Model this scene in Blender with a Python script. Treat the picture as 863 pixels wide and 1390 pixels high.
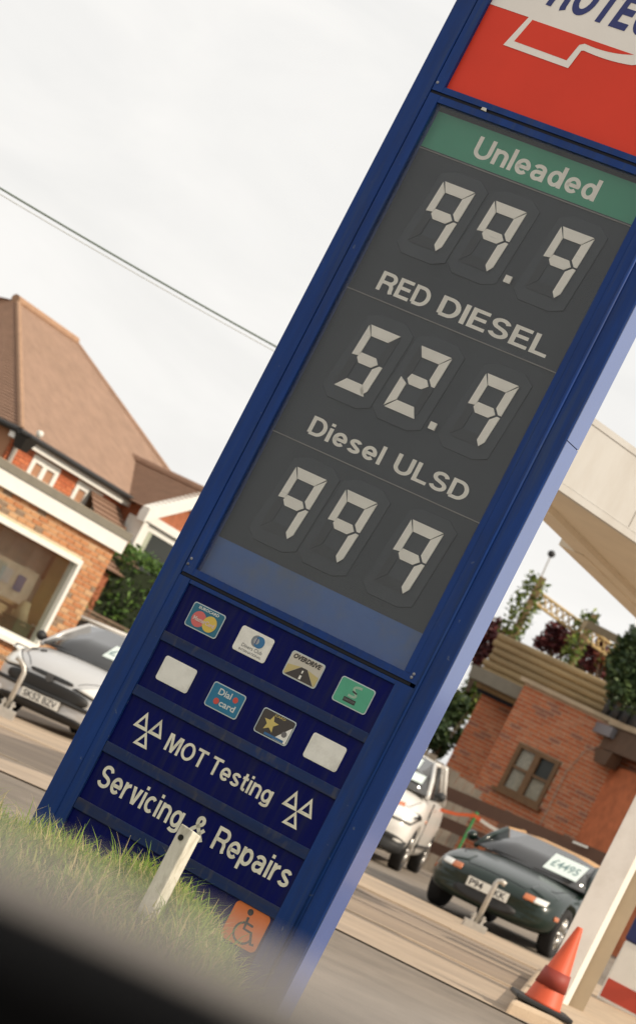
import bpy, bmesh, math, random
from mathutils import Vector, Matrix
random.seed(7)
R = math.radians
for o in list(bpy.data.objects): bpy.data.objects.remove(o)
scn = bpy.context.scene
C = scn.collection

# ------------------------------------------------------------------ camera
EYE = 1.2; FPX = 3800.0; TH = R(27.225); PH = R(4.2)
RGT = Vector((1, 0, 0)); FWD = Vector((0, math.cos(PH), math.sin(PH))); UPV = Vector((0, -math.sin(PH), math.cos(PH)))
cam_d = bpy.data.cameras.new('camera'); cam = bpy.data.objects.new('camera', cam_d); C.objects.link(cam)
cu = -math.sin(TH) * RGT + math.cos(TH) * UPV
cr = math.cos(TH) * RGT + math.sin(TH) * UPV
m = Matrix((cr, cu, -FWD)).transposed().to_4x4(); m.translation = (0, 0, EYE)
cam.matrix_world = m
cam_d.sensor_fit = 'VERTICAL'; cam_d.sensor_height = 36; cam_d.lens = FPX * 36 / 1390
cam_d.clip_start = 0.05; cam_d.clip_end = 3000
cam_d.dof.use_dof = True; cam_d.dof.focus_distance = 10.9; cam_d.dof.aperture_fstop = 6.0
scn.camera = cam

# ------------------------------------------------------------------ sky and sun
SUN_AZ = Vector((0.90, -0.436)); SUN_EL = R(38)
w = bpy.data.worlds.new('World'); scn.world = w; w.use_nodes = True
nt = w.node_tree; N = nt.nodes; L = nt.links
for n in list(N): N.remove(n)
out = N.new('ShaderNodeOutputWorld'); bg = N.new('ShaderNodeBackground'); bg.inputs['Strength'].default_value = 0.1
sky = N.new('ShaderNodeTexSky'); sky.sky_type = 'NISHITA'; sky.sun_disc = False
sky.sun_elevation = SUN_EL; sky.sun_rotation = math.atan2(SUN_AZ.x, SUN_AZ.y)
sky.dust_density = 6; sky.air_density = 1.0; sky.ozone_density = 1.0
tc = N.new('ShaderNodeTexCoord'); mp = N.new('ShaderNodeMapping'); mp.inputs['Scale'].default_value = (1.0, 1.0, 2.2)
nz = N.new('ShaderNodeTexNoise'); nz.inputs['Scale'].default_value = 9; nz.inputs['Detail'].default_value = 7; nz.inputs['Roughness'].default_value = .55; nz.inputs['Distortion'].default_value = .6
rp = N.new('ShaderNodeValToRGB'); rp.color_ramp.elements[0].position = .36; rp.color_ramp.elements[0].color = (.89, .89, .89, 1); rp.color_ramp.elements[1].position = .66; rp.color_ramp.elements[1].color = (1, 1, 1, 1)
mx = N.new('ShaderNodeMixRGB'); mx.inputs['Color2'].default_value = (8.95, 8.8, 8.52, 1)
L.new(tc.outputs['Generated'], mp.inputs['Vector']); L.new(mp.outputs[0], nz.inputs['Vector']); L.new(nz.outputs['Fac'], rp.inputs[0])
L.new(rp.outputs[0], mx.inputs['Fac']); L.new(sky.outputs[0], mx.inputs['Color1']); L.new(mx.outputs[0], bg.inputs['Color']); L.new(bg.outputs[0], out.inputs[0])
sd = bpy.data.lights.new('sun', 'SUN'); sd.energy = 3.6; sd.angle = R(0.6); sd.color = (1, .88, .72)
so = bpy.data.objects.new('sun', sd); C.objects.link(so)
sdir = Vector((SUN_AZ.x * math.cos(SUN_EL), SUN_AZ.y * math.cos(SUN_EL), math.sin(SUN_EL)))
so.rotation_euler = (-sdir).to_track_quat('-Z', 'Y').to_euler(); so.location = (20, -10, 30)
scn.view_settings.view_transform = 'Standard'; scn.view_settings.look = 'None'; scn.view_settings.exposure = 0.12; scn.view_settings.gamma = 1
scn.render.resolution_x = 635; scn.render.resolution_y = 1024

# ------------------------------------------------------------------ pixel helpers (photo pixels, 863 x 1390)
def ray(px, py):
    x, y = px - 431.5, py - 695
    u = x * math.cos(TH) + y * math.sin(TH); v = x * math.sin(TH) - y * math.cos(TH)
    return RGT * u + UPV * v + FWD * FPX
CAMP = Vector((0, 0, EYE))
def at(px, py, D):
    d = ray(px, py); return CAMP + d * (D / d.y)
def gz(x): return .045 * x if x > 0 else .09 * max(x, -12)
def ground(px, py):
    d = ray(px, py); lo, hi = 1e-4, 1.0
    f = lambda k: (CAMP + d * k).z - gz((CAMP + d * k).x)
    k = 0
    while f(k) > 0 and k < .2: k += .00005
    return CAMP + d * k
def project(p):
    q = Vector(p) - CAMP; z = q.dot(FWD); u = q.dot(RGT) / z * FPX; v = q.dot(UPV) / z * FPX
    x = u * math.cos(TH) + v * math.sin(TH); y = u * math.sin(TH) - v * math.cos(TH)
    return 431.5 + x, 695 + y
class Frame:            # vertical plane frame: x along, y into the scene, z up
    def __init__(s, o, ang, k=1.0): s.k = k; s.o = Vector(o); s.a = ang; s.X = Vector((math.cos(ang), math.sin(ang), 0)); s.Y = Vector((-math.sin(ang), math.cos(ang), 0))
    def hit(s, px, py, y=0.0):
        d = ray(px, py); k = ((s.o + s.Y * y * s.k - CAMP).dot(s.Y)) / d.dot(s.Y); p = CAMP + d * k - s.o
        return p.dot(s.X) / s.k, p.z / s.k
    def w(s, x, y, z): return s.o + s.X * x * s.k + s.Y * y * s.k + Vector((0, 0, z * s.k))

# ------------------------------------------------------------------ materials
MATS = {}
def mat(name, col, rough=.6, metal=0, var=.0, scale=8, bump=0, bscale=60, coat=0, spec=.5, emit=None, dirt=None, dscale=5, stretch=None, objvar=0):
    if name in MATS: return MATS[name]
    mm = bpy.data.materials.new(name); mm.use_nodes = True; t = mm.node_tree; b = t.nodes['Principled BSDF']
    b.inputs['Roughness'].default_value = rough; b.inputs['Metallic'].default_value = metal
    b.inputs['Coat Weight'].default_value = coat; b.inputs['Coat Roughness'].default_value = .08; b.inputs['Specular IOR Level'].default_value = spec
    b.inputs['Base Color'].default_value = (*col, 1)
    tcn = t.nodes.new('ShaderNodeTexCoord'); vec = tcn.outputs['Object']
    if stretch:
        mpn = t.nodes.new('ShaderNodeMapping'); mpn.inputs['Scale'].default_value = stretch; t.links.new(vec, mpn.inputs[0]); vec = mpn.outputs[0]
    last = None
    if var or dirt or objvar:
        rgb = t.nodes.new('ShaderNodeRGB'); rgb.outputs[0].default_value = (*col, 1); last = rgb.outputs[0]
    if var:
        n = t.nodes.new('ShaderNodeTexNoise'); n.inputs['Scale'].default_value = scale; n.inputs['Detail'].default_value = 6; n.inputs['Roughness'].default_value = .65
        t.links.new(vec, n.inputs['Vector'])
        r = t.nodes.new('ShaderNodeMapRange'); r.inputs[1].default_value = .3; r.inputs[2].default_value = .7; r.inputs[3].default_value = 1 - var; r.inputs[4].default_value = 1 + var
        t.links.new(n.outputs['Fac'], r.inputs[0])
        mul = t.nodes.new('ShaderNodeVectorMath'); mul.operation = 'SCALE'; t.links.new(last, mul.inputs[0]); t.links.new(r.outputs[0], mul.inputs['Scale']); last = mul.outputs[0]
    if objvar:
        oi = t.nodes.new('ShaderNodeObjectInfo'); r = t.nodes.new('ShaderNodeMapRange'); r.inputs[3].default_value = 1 - objvar; r.inputs[4].default_value = 1 + objvar
        t.links.new(oi.outputs['Random'], r.inputs[0]); mul = t.nodes.new('ShaderNodeVectorMath'); mul.operation = 'SCALE'; t.links.new(last, mul.inputs[0]); t.links.new(r.outputs[0], mul.inputs['Scale']); last = mul.outputs[0]
    if dirt:
        dc, amount = dirt
        n = t.nodes.new('ShaderNodeTexNoise'); n.inputs['Scale'].default_value = dscale; n.inputs['Detail'].default_value = 8; n.inputs['Roughness'].default_value = .7
        t.links.new(vec, n.inputs['Vector'])
        r = t.nodes.new('ShaderNodeMapRange'); r.inputs[1].default_value = .48; r.inputs[2].default_value = .72; r.inputs[3].default_value = 0; r.inputs[4].default_value = amount
        t.links.new(n.outputs['Fac'], r.inputs[0])
        mxn = t.nodes.new('ShaderNodeMixRGB'); mxn.inputs['Color2'].default_value = (*dc, 1); t.links.new(r.outputs[0], mxn.inputs['Fac']); t.links.new(last, mxn.inputs['Color1']); last = mxn.outputs[0]
    if last: t.links.new(last, b.inputs['Base Color'])
    if bump:
        n = t.nodes.new('ShaderNodeTexNoise'); n.inputs['Scale'].default_value = bscale; n.inputs['Detail'].default_value = 5; t.links.new(vec, n.inputs['Vector'])
        bp = t.nodes.new('ShaderNodeBump'); bp.inputs['Strength'].default_value = bump; bp.inputs['Distance'].default_value = .02; t.links.new(n.outputs['Fac'], bp.inputs['Height']); t.links.new(bp.outputs[0], b.inputs['Normal'])
    MATS[name] = mm; return mm
def glass_mat(name, tint=(.9, .92, .9), dust=.1, dustcol=(.5, .48, .43), gloss=1.0, rough=.05):
    if name in MATS: return MATS[name]
    mm = bpy.data.materials.new(name); mm.use_nodes = True; t = mm.node_tree
    for n in list(t.nodes): t.nodes.remove(n)
    o = t.nodes.new('ShaderNodeOutputMaterial'); tr = t.nodes.new('ShaderNodeBsdfTransparent'); tr.inputs[0].default_value = (*tint, 1)
    gl = t.nodes.new('ShaderNodeBsdfGlossy'); gl.inputs['Roughness'].default_value = rough
    fr = t.nodes.new('ShaderNodeFresnel'); fr.inputs['IOR'].default_value = 1.46
    mu = t.nodes.new('ShaderNodeMath'); mu.operation = 'MULTIPLY'; mu.inputs[1].default_value = gloss; t.links.new(fr.outputs[0], mu.inputs[0])
    df = t.nodes.new('ShaderNodeBsdfDiffuse'); df.inputs[0].default_value = (*dustcol, 1)
    tcn = t.nodes.new('ShaderNodeTexCoord'); n1 = t.nodes.new('ShaderNodeTexNoise'); n1.inputs['Scale'].default_value = 3.0; n1.inputs['Detail'].default_value = 9; n1.inputs['Roughness'].default_value = .68
    t.links.new(tcn.outputs['Object'], n1.inputs['Vector'])
    r = t.nodes.new('ShaderNodeMapRange'); r.inputs[1].default_value = .3; r.inputs[2].default_value = .75; r.inputs[3].default_value = dust * .55; r.inputs[4].default_value = dust * 1.5; t.links.new(n1.outputs['Fac'], r.inputs[0])
    mp_ = t.nodes.new('ShaderNodeMapping'); mp_.inputs['Scale'].default_value = (1.0, 1.0, 9.0); t.links.new(tcn.outputs['Object'], mp_.inputs[0])
    n2 = t.nodes.new('ShaderNodeTexNoise'); n2.inputs['Scale'].default_value = 7; n2.inputs['Detail'].default_value = 4; t.links.new(mp_.outputs[0], n2.inputs['Vector'])
    r2 = t.nodes.new('ShaderNodeMapRange'); r2.inputs[1].default_value = .66; r2.inputs[2].default_value = .74; r2.inputs[3].default_value = 0; r2.inputs[4].default_value = dust * 2.0; t.links.new(n2.outputs['Fac'], r2.inputs[0])
    ad = t.nodes.new('ShaderNodeMath'); ad.operation = 'ADD'; t.links.new(r.outputs[0], ad.inputs[0]); t.links.new(r2.outputs[0], ad.inputs[1])
    m1 = t.nodes.new('ShaderNodeMixShader'); t.links.new(ad.outputs[0], m1.inputs[0]); t.links.new(tr.outputs[0], m1.inputs[1]); t.links.new(df.outputs[0], m1.inputs[2])
    m2 = t.nodes.new('ShaderNodeMixShader'); t.links.new(mu.outputs[0], m2.inputs[0]); t.links.new(m1.outputs[0], m2.inputs[1]); t.links.new(gl.outputs[0], m2.inputs[2])
    t.links.new(m2.outputs[0], o.inputs[0]); MATS[name] = mm; return mm

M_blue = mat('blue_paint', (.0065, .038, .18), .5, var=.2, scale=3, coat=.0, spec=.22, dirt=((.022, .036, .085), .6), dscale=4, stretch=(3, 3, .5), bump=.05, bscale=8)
def add_chips(mm, col, scale=26, lo=.70, hi=.74, amt=.8, stretch=(1, 1, 1)):   # small chips, scuffs and runs on painted metal
    t = mm.node_tree; b = t.nodes['Principled BSDF']; src = b.inputs['Base Color'].links[0].from_socket
    tcn = t.nodes.new('ShaderNodeTexCoord'); mp_ = t.nodes.new('ShaderNodeMapping'); mp_.inputs['Scale'].default_value = stretch; t.links.new(tcn.outputs['Object'], mp_.inputs[0])
    n = t.nodes.new('ShaderNodeTexNoise'); n.inputs['Scale'].default_value = scale; n.inputs['Detail'].default_value = 3; t.links.new(mp_.outputs[0], n.inputs['Vector'])
    r = t.nodes.new('ShaderNodeMapRange'); r.inputs[1].default_value = lo; r.inputs[2].default_value = hi; r.inputs[3].default_value = 0; r.inputs[4].default_value = amt; t.links.new(n.outputs['Fac'], r.inputs[0])
    mxn = t.nodes.new('ShaderNodeMixRGB'); mxn.inputs['Color2'].default_value = (*col, 1); t.links.new(r.outputs[0], mxn.inputs['Fac']); t.links.new(src, mxn.inputs['Color1']); t.links.new(mxn.outputs[0], b.inputs['Base Color'])
add_chips(M_blue, (.09, .12, .20), 30, .70, .75, .8); add_chips(M_blue, (.03, .055, .13), 5, .52, .72, .7, (6, 6, .35))
M_navy = mat('navy_sheet', (.002, .0045, .085), .45, var=.12, scale=2.5, coat=.0, spec=.09, dirt=((.016, .018, .05), .6), dscale=6, stretch=(3, 1, .4))
M_gap = mat('dark_gap', (.006, .007, .014), .8)
M_rail = mat('rail_blue', (.007, .024, .095), .5, var=.2, scale=4, dirt=((.045, .040, .042), .7), dscale=5, stretch=(.5, 1, 3), spec=.25)
add_chips(M_navy, (.022, .024, .06), 5, .50, .72, .45, (7, 1, .5)); add_chips(M_rail, (.08, .075, .07), 9, .55, .75, .7, (3, 1, 1))
M_board = mat('price_board', (.016, .022, .028), .6, var=.2, scale=2.2, stretch=(2, 1, .5))
M_module = mat('digit_module', (.021, .028, .035), .5, var=.14, scale=4)
M_off = mat('dark_segment', (.012, .016, .020), .5)
M_flap = mat('flap_segment', (.86, .83, .74), .5, var=.05, scale=10)  # cream colour of the turned digit flaps
M_letter = mat('cream_lettering', (.84, .81, .72), .5, var=.06, scale=14)
M_letter2 = mat('weathered_lettering', (.80, .75, .60), .5, var=.10, scale=16, dirt=((.30, .27, .20), .5), dscale=14)
M_green = mat('green_strip', (.035, .27, .155), .5, var=.08, scale=3)
M_strip = mat('blue_strip', (.035, .105, .31), .55, var=.12, scale=3, dirt=((.10, .11, .09), .6), dscale=5)
M_red = mat('red_sheet', (.74, .052, .024), .5, var=.05, scale=2, spec=.25)
M_white = mat('white_sheet', (.86, .81, .74), .5, var=.04, scale=3)
M_darkblue = mat('dark_blue_lettering', (.02, .03, .16), .5)
M_card = mat('card_white', (.82, .79, .72), .5, var=.05, scale=20, dirt=((.45, .42, .36), .5), dscale=12)

# ------------------------------------------------------------------ mesh helpers
class MB:
    def __init__(s): s.v = []; s.f = []; s.m = []
    def add(s, vs, fs, mi=0):
        b = len(s.v); s.v += [tuple(p) for p in vs]; s.f += [tuple(b + i for i in f) for f in fs]; s.m += [mi] * len(fs); return s
    def box(s, x0, x1, y0, y1, z0, z1, mi=0, mtx=None):
        vs = [Vector((x, y, z)) for z in (z0, z1) for y in (y0, y1) for x in (x0, x1)]
        if mtx: vs = [mtx @ p for p in vs]
        return s.add(vs, [(0, 2, 3, 1), (4, 5, 7, 6), (0, 1, 5, 4), (1, 3, 7, 5), (3, 2, 6, 7), (2, 0, 4, 6)], mi)
    def poly_prism(s, pts, y0, y1, mi=0):       # polygon in x,z ; depth y0 (front) .. y1
        n = len(pts)
        ar = sum(pts[i][0] * pts[(i + 1) % n][1] - pts[(i + 1) % n][0] * pts[i][1] for i in range(n))
        if ar < 0: pts = pts[::-1]
        vs = [(x, y0, z) for x, z in pts] + [(x, y1, z) for x, z in pts]
        fs = [tuple(range(n)), tuple(range(2 * n - 1, n - 1, -1))] + [(i, i + n, (i + 1) % n + n, (i + 1) % n) for i in range(n)]
        return s.add(vs, fs, mi)
    def hexa(s, p, mi=0):                       # 8 points: bottom 4 ccw, top 4 ccw
        return s.add(p, [(3, 2, 1, 0), (4, 5, 6, 7), (0, 1, 5, 4), (1, 2, 6, 5), (2, 3, 7, 6), (3, 0, 4, 7)], mi)
    def tube(s, pts, r, n=8, mi=0, cap=True):
        pts = [Vector(p) for p in pts]; rs = r if isinstance(r, (list, tuple)) else [r] * len(pts)
        b = len(s.v); prev = None
        for i, p in enumerate(pts):
            d = (pts[min(i + 1, len(pts) - 1)] - pts[max(i - 1, 0)]).normalized()
            if prev is None: a = d.orthogonal().normalized()
            else: a = (prev - d * prev.dot(d)).normalized()
            prev = a; c = d.cross(a)
            for k in range(n): s.v.append(tuple(p + (a * math.cos(2 * math.pi * k / n) + c * math.sin(2 * math.pi * k / n)) * rs[i]))
        for i in range(len(pts) - 1):
            for k in range(n): s.f.append((b + i * n + k, b + i * n + (k + 1) % n, b + (i + 1) * n + (k + 1) % n, b + (i + 1) * n + k)); s.m.append(mi)
        if cap:
            s.f.append(tuple(b + k for k in range(n - 1, -1, -1))); s.m.append(mi)
            e = b + (len(pts) - 1) * n; s.f.append(tuple(e + k for k in range(n))); s.m.append(mi)
        return s
    def lathe(s, prof, n=24, axis='y', o=(0, 0, 0), mi=0):   # prof [(r, h)]
        b = len(s.v); o = Vector(o)
        for r, h in prof:
            for k in range(n):
                c, q = r * math.cos(2 * math.pi * k / n), r * math.sin(2 * math.pi * k / n)
                s.v.append(tuple(o + (Vector((c, h, q)) if axis == 'y' else Vector((c, q, h)) if axis == 'z' else Vector((h, c, q)))))
        for i in range(len(prof) - 1):
            for k in range(n): s.f.append((b + i * n + k, b + i * n + (k + 1) % n, b + (i + 1) * n + (k + 1) % n, b + (i + 1) * n + k)); s.m.append(mi)
        s.f.append(tuple(b + k for k in range(n))); s.m.append(mi); e = b + (len(prof) - 1) * n
        s.f.append(tuple(e + k for k in range(n - 1, -1, -1))); s.m.append(mi)
        return s
    def mesh(s, name):
        me = bpy.data.meshes.new(name); me.from_pydata(s.v, [], s.f)
        for p, i in zip(me.polygons, s.m): p.material_index = i
        me.update(); bm = bmesh.new(); bm.from_mesh(me); bmesh.ops.recalc_face_normals(bm, faces=bm.faces); bm.to_mesh(me); bm.free(); return me
def link(name, me, mats, parent=None, smooth=False):
    o = bpy.data.objects.new(name, me); C.objects.link(o)
    for k in (mats if isinstance(mats, (list, tuple)) else [mats]): me.materials.append(k)
    if smooth:
        for p in me.polygons: p.use_smooth = True
    if parent: o.parent = parent
    return o
def obj(name, mb, mats, parent=None, smooth=False, bevel=0):
    o = link(name, mb.mesh(name), mats, parent, smooth)
    if bevel:
        b = o.modifiers.new('bevel', 'BEVEL'); b.width = bevel; b.segments = 2; b.limit_method = 'ANGLE'
    return o
def tag(o, label, cat, group=None):
    o['label'] = label; o['category'] = cat
    if group: o['group'] = group
    return o
def struct(o): o['kind'] = 'structure'; return o
def stuff(o): o['kind'] = 'stuff'; return o
def thing(name, label, cat, loc=(0, 0, 0), rz=0, group=None, k=1.0):
    o = bpy.data.objects.new(name, None); C.objects.link(o); o.location = loc; o.rotation_euler = (0, 0, rz); o.empty_display_size = .2; o.scale = (k, k, k)
    return tag(o, label, cat, group)
def bake(o):                                   # apply modifiers
    dg = bpy.context.evaluated_depsgraph_get(); me = bpy.data.meshes.new_from_object(o.evaluated_get(dg)); o.modifiers.clear(); o.data = me; return o
CAPH = None
def text_mesh(body, bold=.0, shear=0, spacing=1.0):
    cu_ = bpy.data.curves.new('t', 'FONT'); cu_.body = body; cu_.size = 1; cu_.offset = bold; cu_.shear = shear; cu_.space_character = spacing; cu_.resolution_u = 4
    o = bpy.data.objects.new('t', cu_); C.objects.link(o); dg = bpy.context.evaluated_depsgraph_get(); dg.update()
    me = bpy.data.meshes.new_from_object(o.evaluated_get(dg)); vs = [v.co.copy() for v in me.vertices]; fs = [tuple(p.vertices) for p in me.polygons]
    bpy.data.objects.remove(o); bpy.data.curves.remove(cu_); bpy.data.meshes.remove(me); return vs, fs
def lettering(body, x0, x1, base, cap, y, mt, parent, bold=.02, shear=0, name='lettering', spacing=1.0):
    global CAPH
    if CAPH is None:
        hv, _ = text_mesh('H'); CAPH = max(p.y for p in hv) - min(p.y for p in hv)
    vs, fs = text_mesh(body, bold, shear, spacing)
    mn = min(p.x for p in vs); mxx = max(p.x for p in vs); sx = (x1 - x0) / (mxx - mn); sz = cap / (CAPH + 2 * bold)
    mb = MB(); mb.add([(x0 + (p.x - mn) * sx, y, base + (p.y + bold) * sz) for p in vs], fs)
    return obj(name, mb, mt, parent)
# Grotesque stroke lettering: every glyph is built from strokes and polygons
def _arc(cx, cz, rx_, rz, a0, a1, n=None):
    n = n or max(4, int(abs(a1 - a0) / 15)); return [(cx + rx_ * math.cos(R(a0 + (a1 - a0) * i / n)), cz + rz * math.sin(R(a0 + (a1 - a0) * i / n))) for i in range(n + 1)]
def glyph(c, t):
    h = t / 2; X = .74
    if c == 'U': return .72, [[(h, 1), (h, .36)] + _arc(.36, .36, .36 - h, .36 - h, 180, 360)[1:-1] + [(.72 - h, .36), (.72 - h, 1)]], []
    if c == 'n': return .58, [[(h, 0), (h, X)], [(h, .40)] + _arc(.29, X - h - .20, .29 - h, .20, 180, 0) + [(.58 - h, 0)]], []
    if c == 'l' or c == 'I': return t, [[(h, 0), (h, 1)]], []
    if c == 'e': return .60, [[(h, .355), (.60 - h - .01, .355)] + _arc(.30, .37, .30 - h, .37 - h, 2, 318)], []
    if c == 'a': return .59, [[(.56 - h, 0), (.56 - h, .50)] + _arc(.28, .49, .28 - h, X - h - .49, 0, 160)[1:], [(.56 - h, .405), (.30, .385)] + _arc(.235, .225, .235 - h, .225 - h + .02, 85, 275) + [(.38, .10), (.56 - h, .22)]], []
    if c == 'd': return .61, [_arc(.29, .37, .29 - h, .37 - h, 0, 360, 28), [(.61 - h, 0), (.61 - h, 1)]], []
    if c in 'RP':
        st = [[(h, 0), (h, 1)], [(h, 1 - h), (.42, 1 - h)] + _arc(.42, .695, .285 - h, .305 - h, 90, -90)[1:-1] + [(.42, .39 + h), (h, .39 + h)]]
        if c == 'R': st.append([(.40, .47), (.53, .42), (.585, .30), (.60, .10), (.64, 0)])
        return .70, st, []
    if c == 'E': return .62, [[(.60, 1 - h), (h, 1 - h), (h, h), (.62, h)], [(h, .52), (.56, .52)]], []
    if c == 'D': return .72, [[(h, h), (h, 1 - h), (.33, 1 - h)] + _arc(.33, .5, .39 - h, .5 - h, 90, -90)[1:-1] + [(.33, h), (h - .001, h)]], []
    if c == 'S': return .67, [_arc(.335, .715, .31 - h, .285 - h, 12, 235) + _arc(.335, .285, .335 - h, .285 - h, 62, -168)], []
    if c == 's': return .54, [_arc(.27, .535, .25 - h, .205 - h, 15, 230) + _arc(.27, .205, .27 - h, .205 - h, 60, -165)], []
    if c == 'L': return .58, [[(h, 1), (h, h), (.58, h)]], []
    if c == 'i': return t, [[(h, 0), (h, X)], [(h, .85), (h, 1)]], []
    if c == 'M': return .86, [], [[(0, 0), (0, 1), (.25, 1), (.43, .36), (.61, 1), (.86, 1), (.86, 0), (.86 - t, 0), (.86 - t, .78), (.50, 0), (.36, 0), (t, .78), (t, 0)]]
    if c == 'O': return .78, [_arc(.39, .5, .39 - h, .5 - h, 0, 360, 32)], []
    if c == 'C': return .74, [_arc(.39, .5, .39 - h, .5 - h, 40, 320)], []
    if c == 'T': return .64, [[(0, 1 - h), (.64, 1 - h)], [(.32, 1 - t), (.32, 0)]], []
    if c == 't': return .35, [[(.16, .95), (.16, .20), (.19, .11), (.26, h), (.35, h + .01)], [(0, X - .065), (.34, X - .065)]], []
    if c == 'g': return .61, [_arc(.29, .37, .29 - h, .37 - h, 0, 360, 28), [(.61 - h, X), (.61 - h, -.02)] + _arc(.305, -.03, .305 - h, .12, 0, -150)[1:]], []
    if c == 'r': return .37, [[(h, 0), (h, X)], [(h, .36)] + _arc(.36, .36, .36 - h, X - h - .36, 180, 92)[1:]], []
    if c == 'v': return .57, [], [[(0, X), (.19, X), (.285, .22), (.38, X), (.57, X), (.385, 0), (.185, 0)]]
    if c == 'c': return .56, [_arc(.30, .37, .30 - h, .37 - h, 48, 312)], []
    if c == '&': return .74, [[(.72, .0), (.24, .62)] + _arc(.345, .76, .125, .155, 205, -35) + [(.17, .40)] + _arc(.29, .25, .205, .165, 150, 300) + [(.64, .50)]], []
    if c == 'p': return .61, [_arc(.32, .37, .29 - h, .37 - h, 0, 360, 28), [(h, X), (h, -.24)]], []
    return .30, [], []
def ribbon(mb, pts, t, y, f):
    P = [Vector(p) for p in pts]; n = len(P); closed = (P[0] - P[-1]).length < 1e-6; vs = []
    for i, p in enumerate(P):
        a = P[i - 1] if i else (P[-2] if closed else None); b = P[i + 1] if i < n - 1 else (P[1] if closed else None)
        d0 = (p - a).normalized() if a is not None else (b - p).normalized(); d1 = (b - p).normalized() if b is not None else d0
        n0 = Vector((-d0.y, d0.x)); n1 = Vector((-d1.y, d1.x)); mdir = (n0 + n1); mdir = mdir.normalized() if mdir.length > .2 else n0
        k = min(1.6, 1 / max(.3, mdir.dot(n0))); o = mdir * (t / 2 * k)
        vs += [f(p.x + o.x, p.y + o.y, y), f(p.x - o.x, p.y - o.y, y)]
    mb.add(vs, [(2 * i, 2 * i + 1, 2 * i + 3, 2 * i + 2) for i in range(n - 1)])
def grotesque(body, x0, x1, base, cap, y, mt, parent, t=.168, gap=.09, shear=0, name='lettering'):
    adv = []; x = 0
    for c in body: adv.append(x); x += glyph(c, t)[0] + gap
    tot = x - gap; sx = (x1 - x0) / tot
    mb = MB(); k = 0
    for c, ax in zip(body, adv):
        w_, st, po = glyph(c, t)
        f = lambda a, b, yy_: (x0 + (ax + a + shear * b) * sx, yy_, base + b * cap)
        for s_ in st: ribbon(mb, s_, t, y - .00025 * (k % 3), f); k += 1
        for p_ in po: mb.add([f(a, b, y) for a, b in p_], [tuple(range(len(p_)))])
    return obj(name, mb, mt, parent)
def rrect(x0, x1, z0, z1, r, n=5):
    pts = []
    for cx, cz, a0 in ((x1 - r, z1 - r, 0), (x0 + r, z1 - r, 90), (x0 + r, z0 + r, 180), (x1 - r, z0 + r, 270)):
        for k in range(n + 1):
            a = R(a0 + 90 * k / n); pts.append((cx + r * math.cos(a), cz + r * math.sin(a)))
    return pts
def flat(pts, y): return MB().add([(x, y, z) for x, z in pts], [tuple(range(len(pts)))])
def disc(cx, cz, r, y, n=24): return flat([(cx + r * math.cos(2 * math.pi * k / n), cz + r * math.sin(2 * math.pi * k / n)) for k in range(n)], y)
def stroke(pts, wd, y, mb=None):
    mb = mb or MB(); P = [Vector(p) for p in pts]
    vs = []
    for i, p in enumerate(P):
        d = (P[min(i + 1, len(P) - 1)] - P[max(i - 1, 0)]).normalized(); nn = Vector((-d.y, d.x)) * wd / 2
        vs += [(p.x + nn.x, y, p.y + nn.y), (p.x - nn.x, y, p.y - nn.y)]
    return mb.add(vs, [(2 * i, 2 * i + 1, 2 * i + 3, 2 * i + 2) for i in range(len(P) - 1)])

# ================================================================== GROUND
def gpt(x, y, dz=0): return Vector((x, y, gz(x) + dz))
M_asph = mat('asphalt', (.20, .165, .13), .9, var=.25, scale=1.5, bump=.3, bscale=120)
M_conc = mat('forecourt_concrete', (.43, .325, .225), .85, var=.16, scale=1.0, bump=.15, bscale=70, dirt=((.17, .14, .115), .75), dscale=.8, stretch=(.35, 1.3, 1))
M_pave = mat('pavement_slab', (.40, .31, .225), .85, var=.14, scale=2, bump=.15, bscale=90, dirt=((.24, .19, .15), .6), dscale=1.3, stretch=(.5, 1.2, 1))
M_kerb = mat('kerb_concrete', (.47, .36, .25), .85, var=.15, scale=4, bump=.2, bscale=60, objvar=.08)
xs = [-600, -12, 0, 600]
mb = MB(); mb.add([(x, y, gz(x)) for y in (-200, 1500) for x in xs], [(i, i + 1, i + 5, i + 4) for i in range(3)])
struct(obj('ground', mb, M_asph))
L1 = [ground(0, 963), ground(727, 1298)]; L2 = [ground(0, 986), ground(485, 1203)]; L3 = [ground(20, 1034), ground(470, 1237)]; L4 = [ground(60, 1075), ground(455, 1264)]
def on(Ln, x): a, b = Ln; return a.y + (b.y - a.y) * (x - a.x) / (b.x - a.x)
def band(name, la, lb, mt, dz, x0=-11, x1=14):
    mb = MB(); xs = [x0, 0, x1]
    mb.add([gpt(x, on(lb, x), dz) for x in xs] + [gpt(x, on(la, x), dz) for x in xs], [(0, 1, 4, 3), (1, 2, 5, 4)])
    return struct(obj(name, mb, mt))
band('forecourt_paving', L1, L2, M_conc, .012)
band('driveway', L2, L3, mat('driveway_surface', (.27, .205, .15), .88, var=.2, scale=1.2, bump=.2, bscale=80, dirt=((.42, .32, .22), .8), dscale=.7, stretch=(.3, 1.4, 1)), .004)
band('footpath', L3, L4, M_pave, .012)
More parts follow.
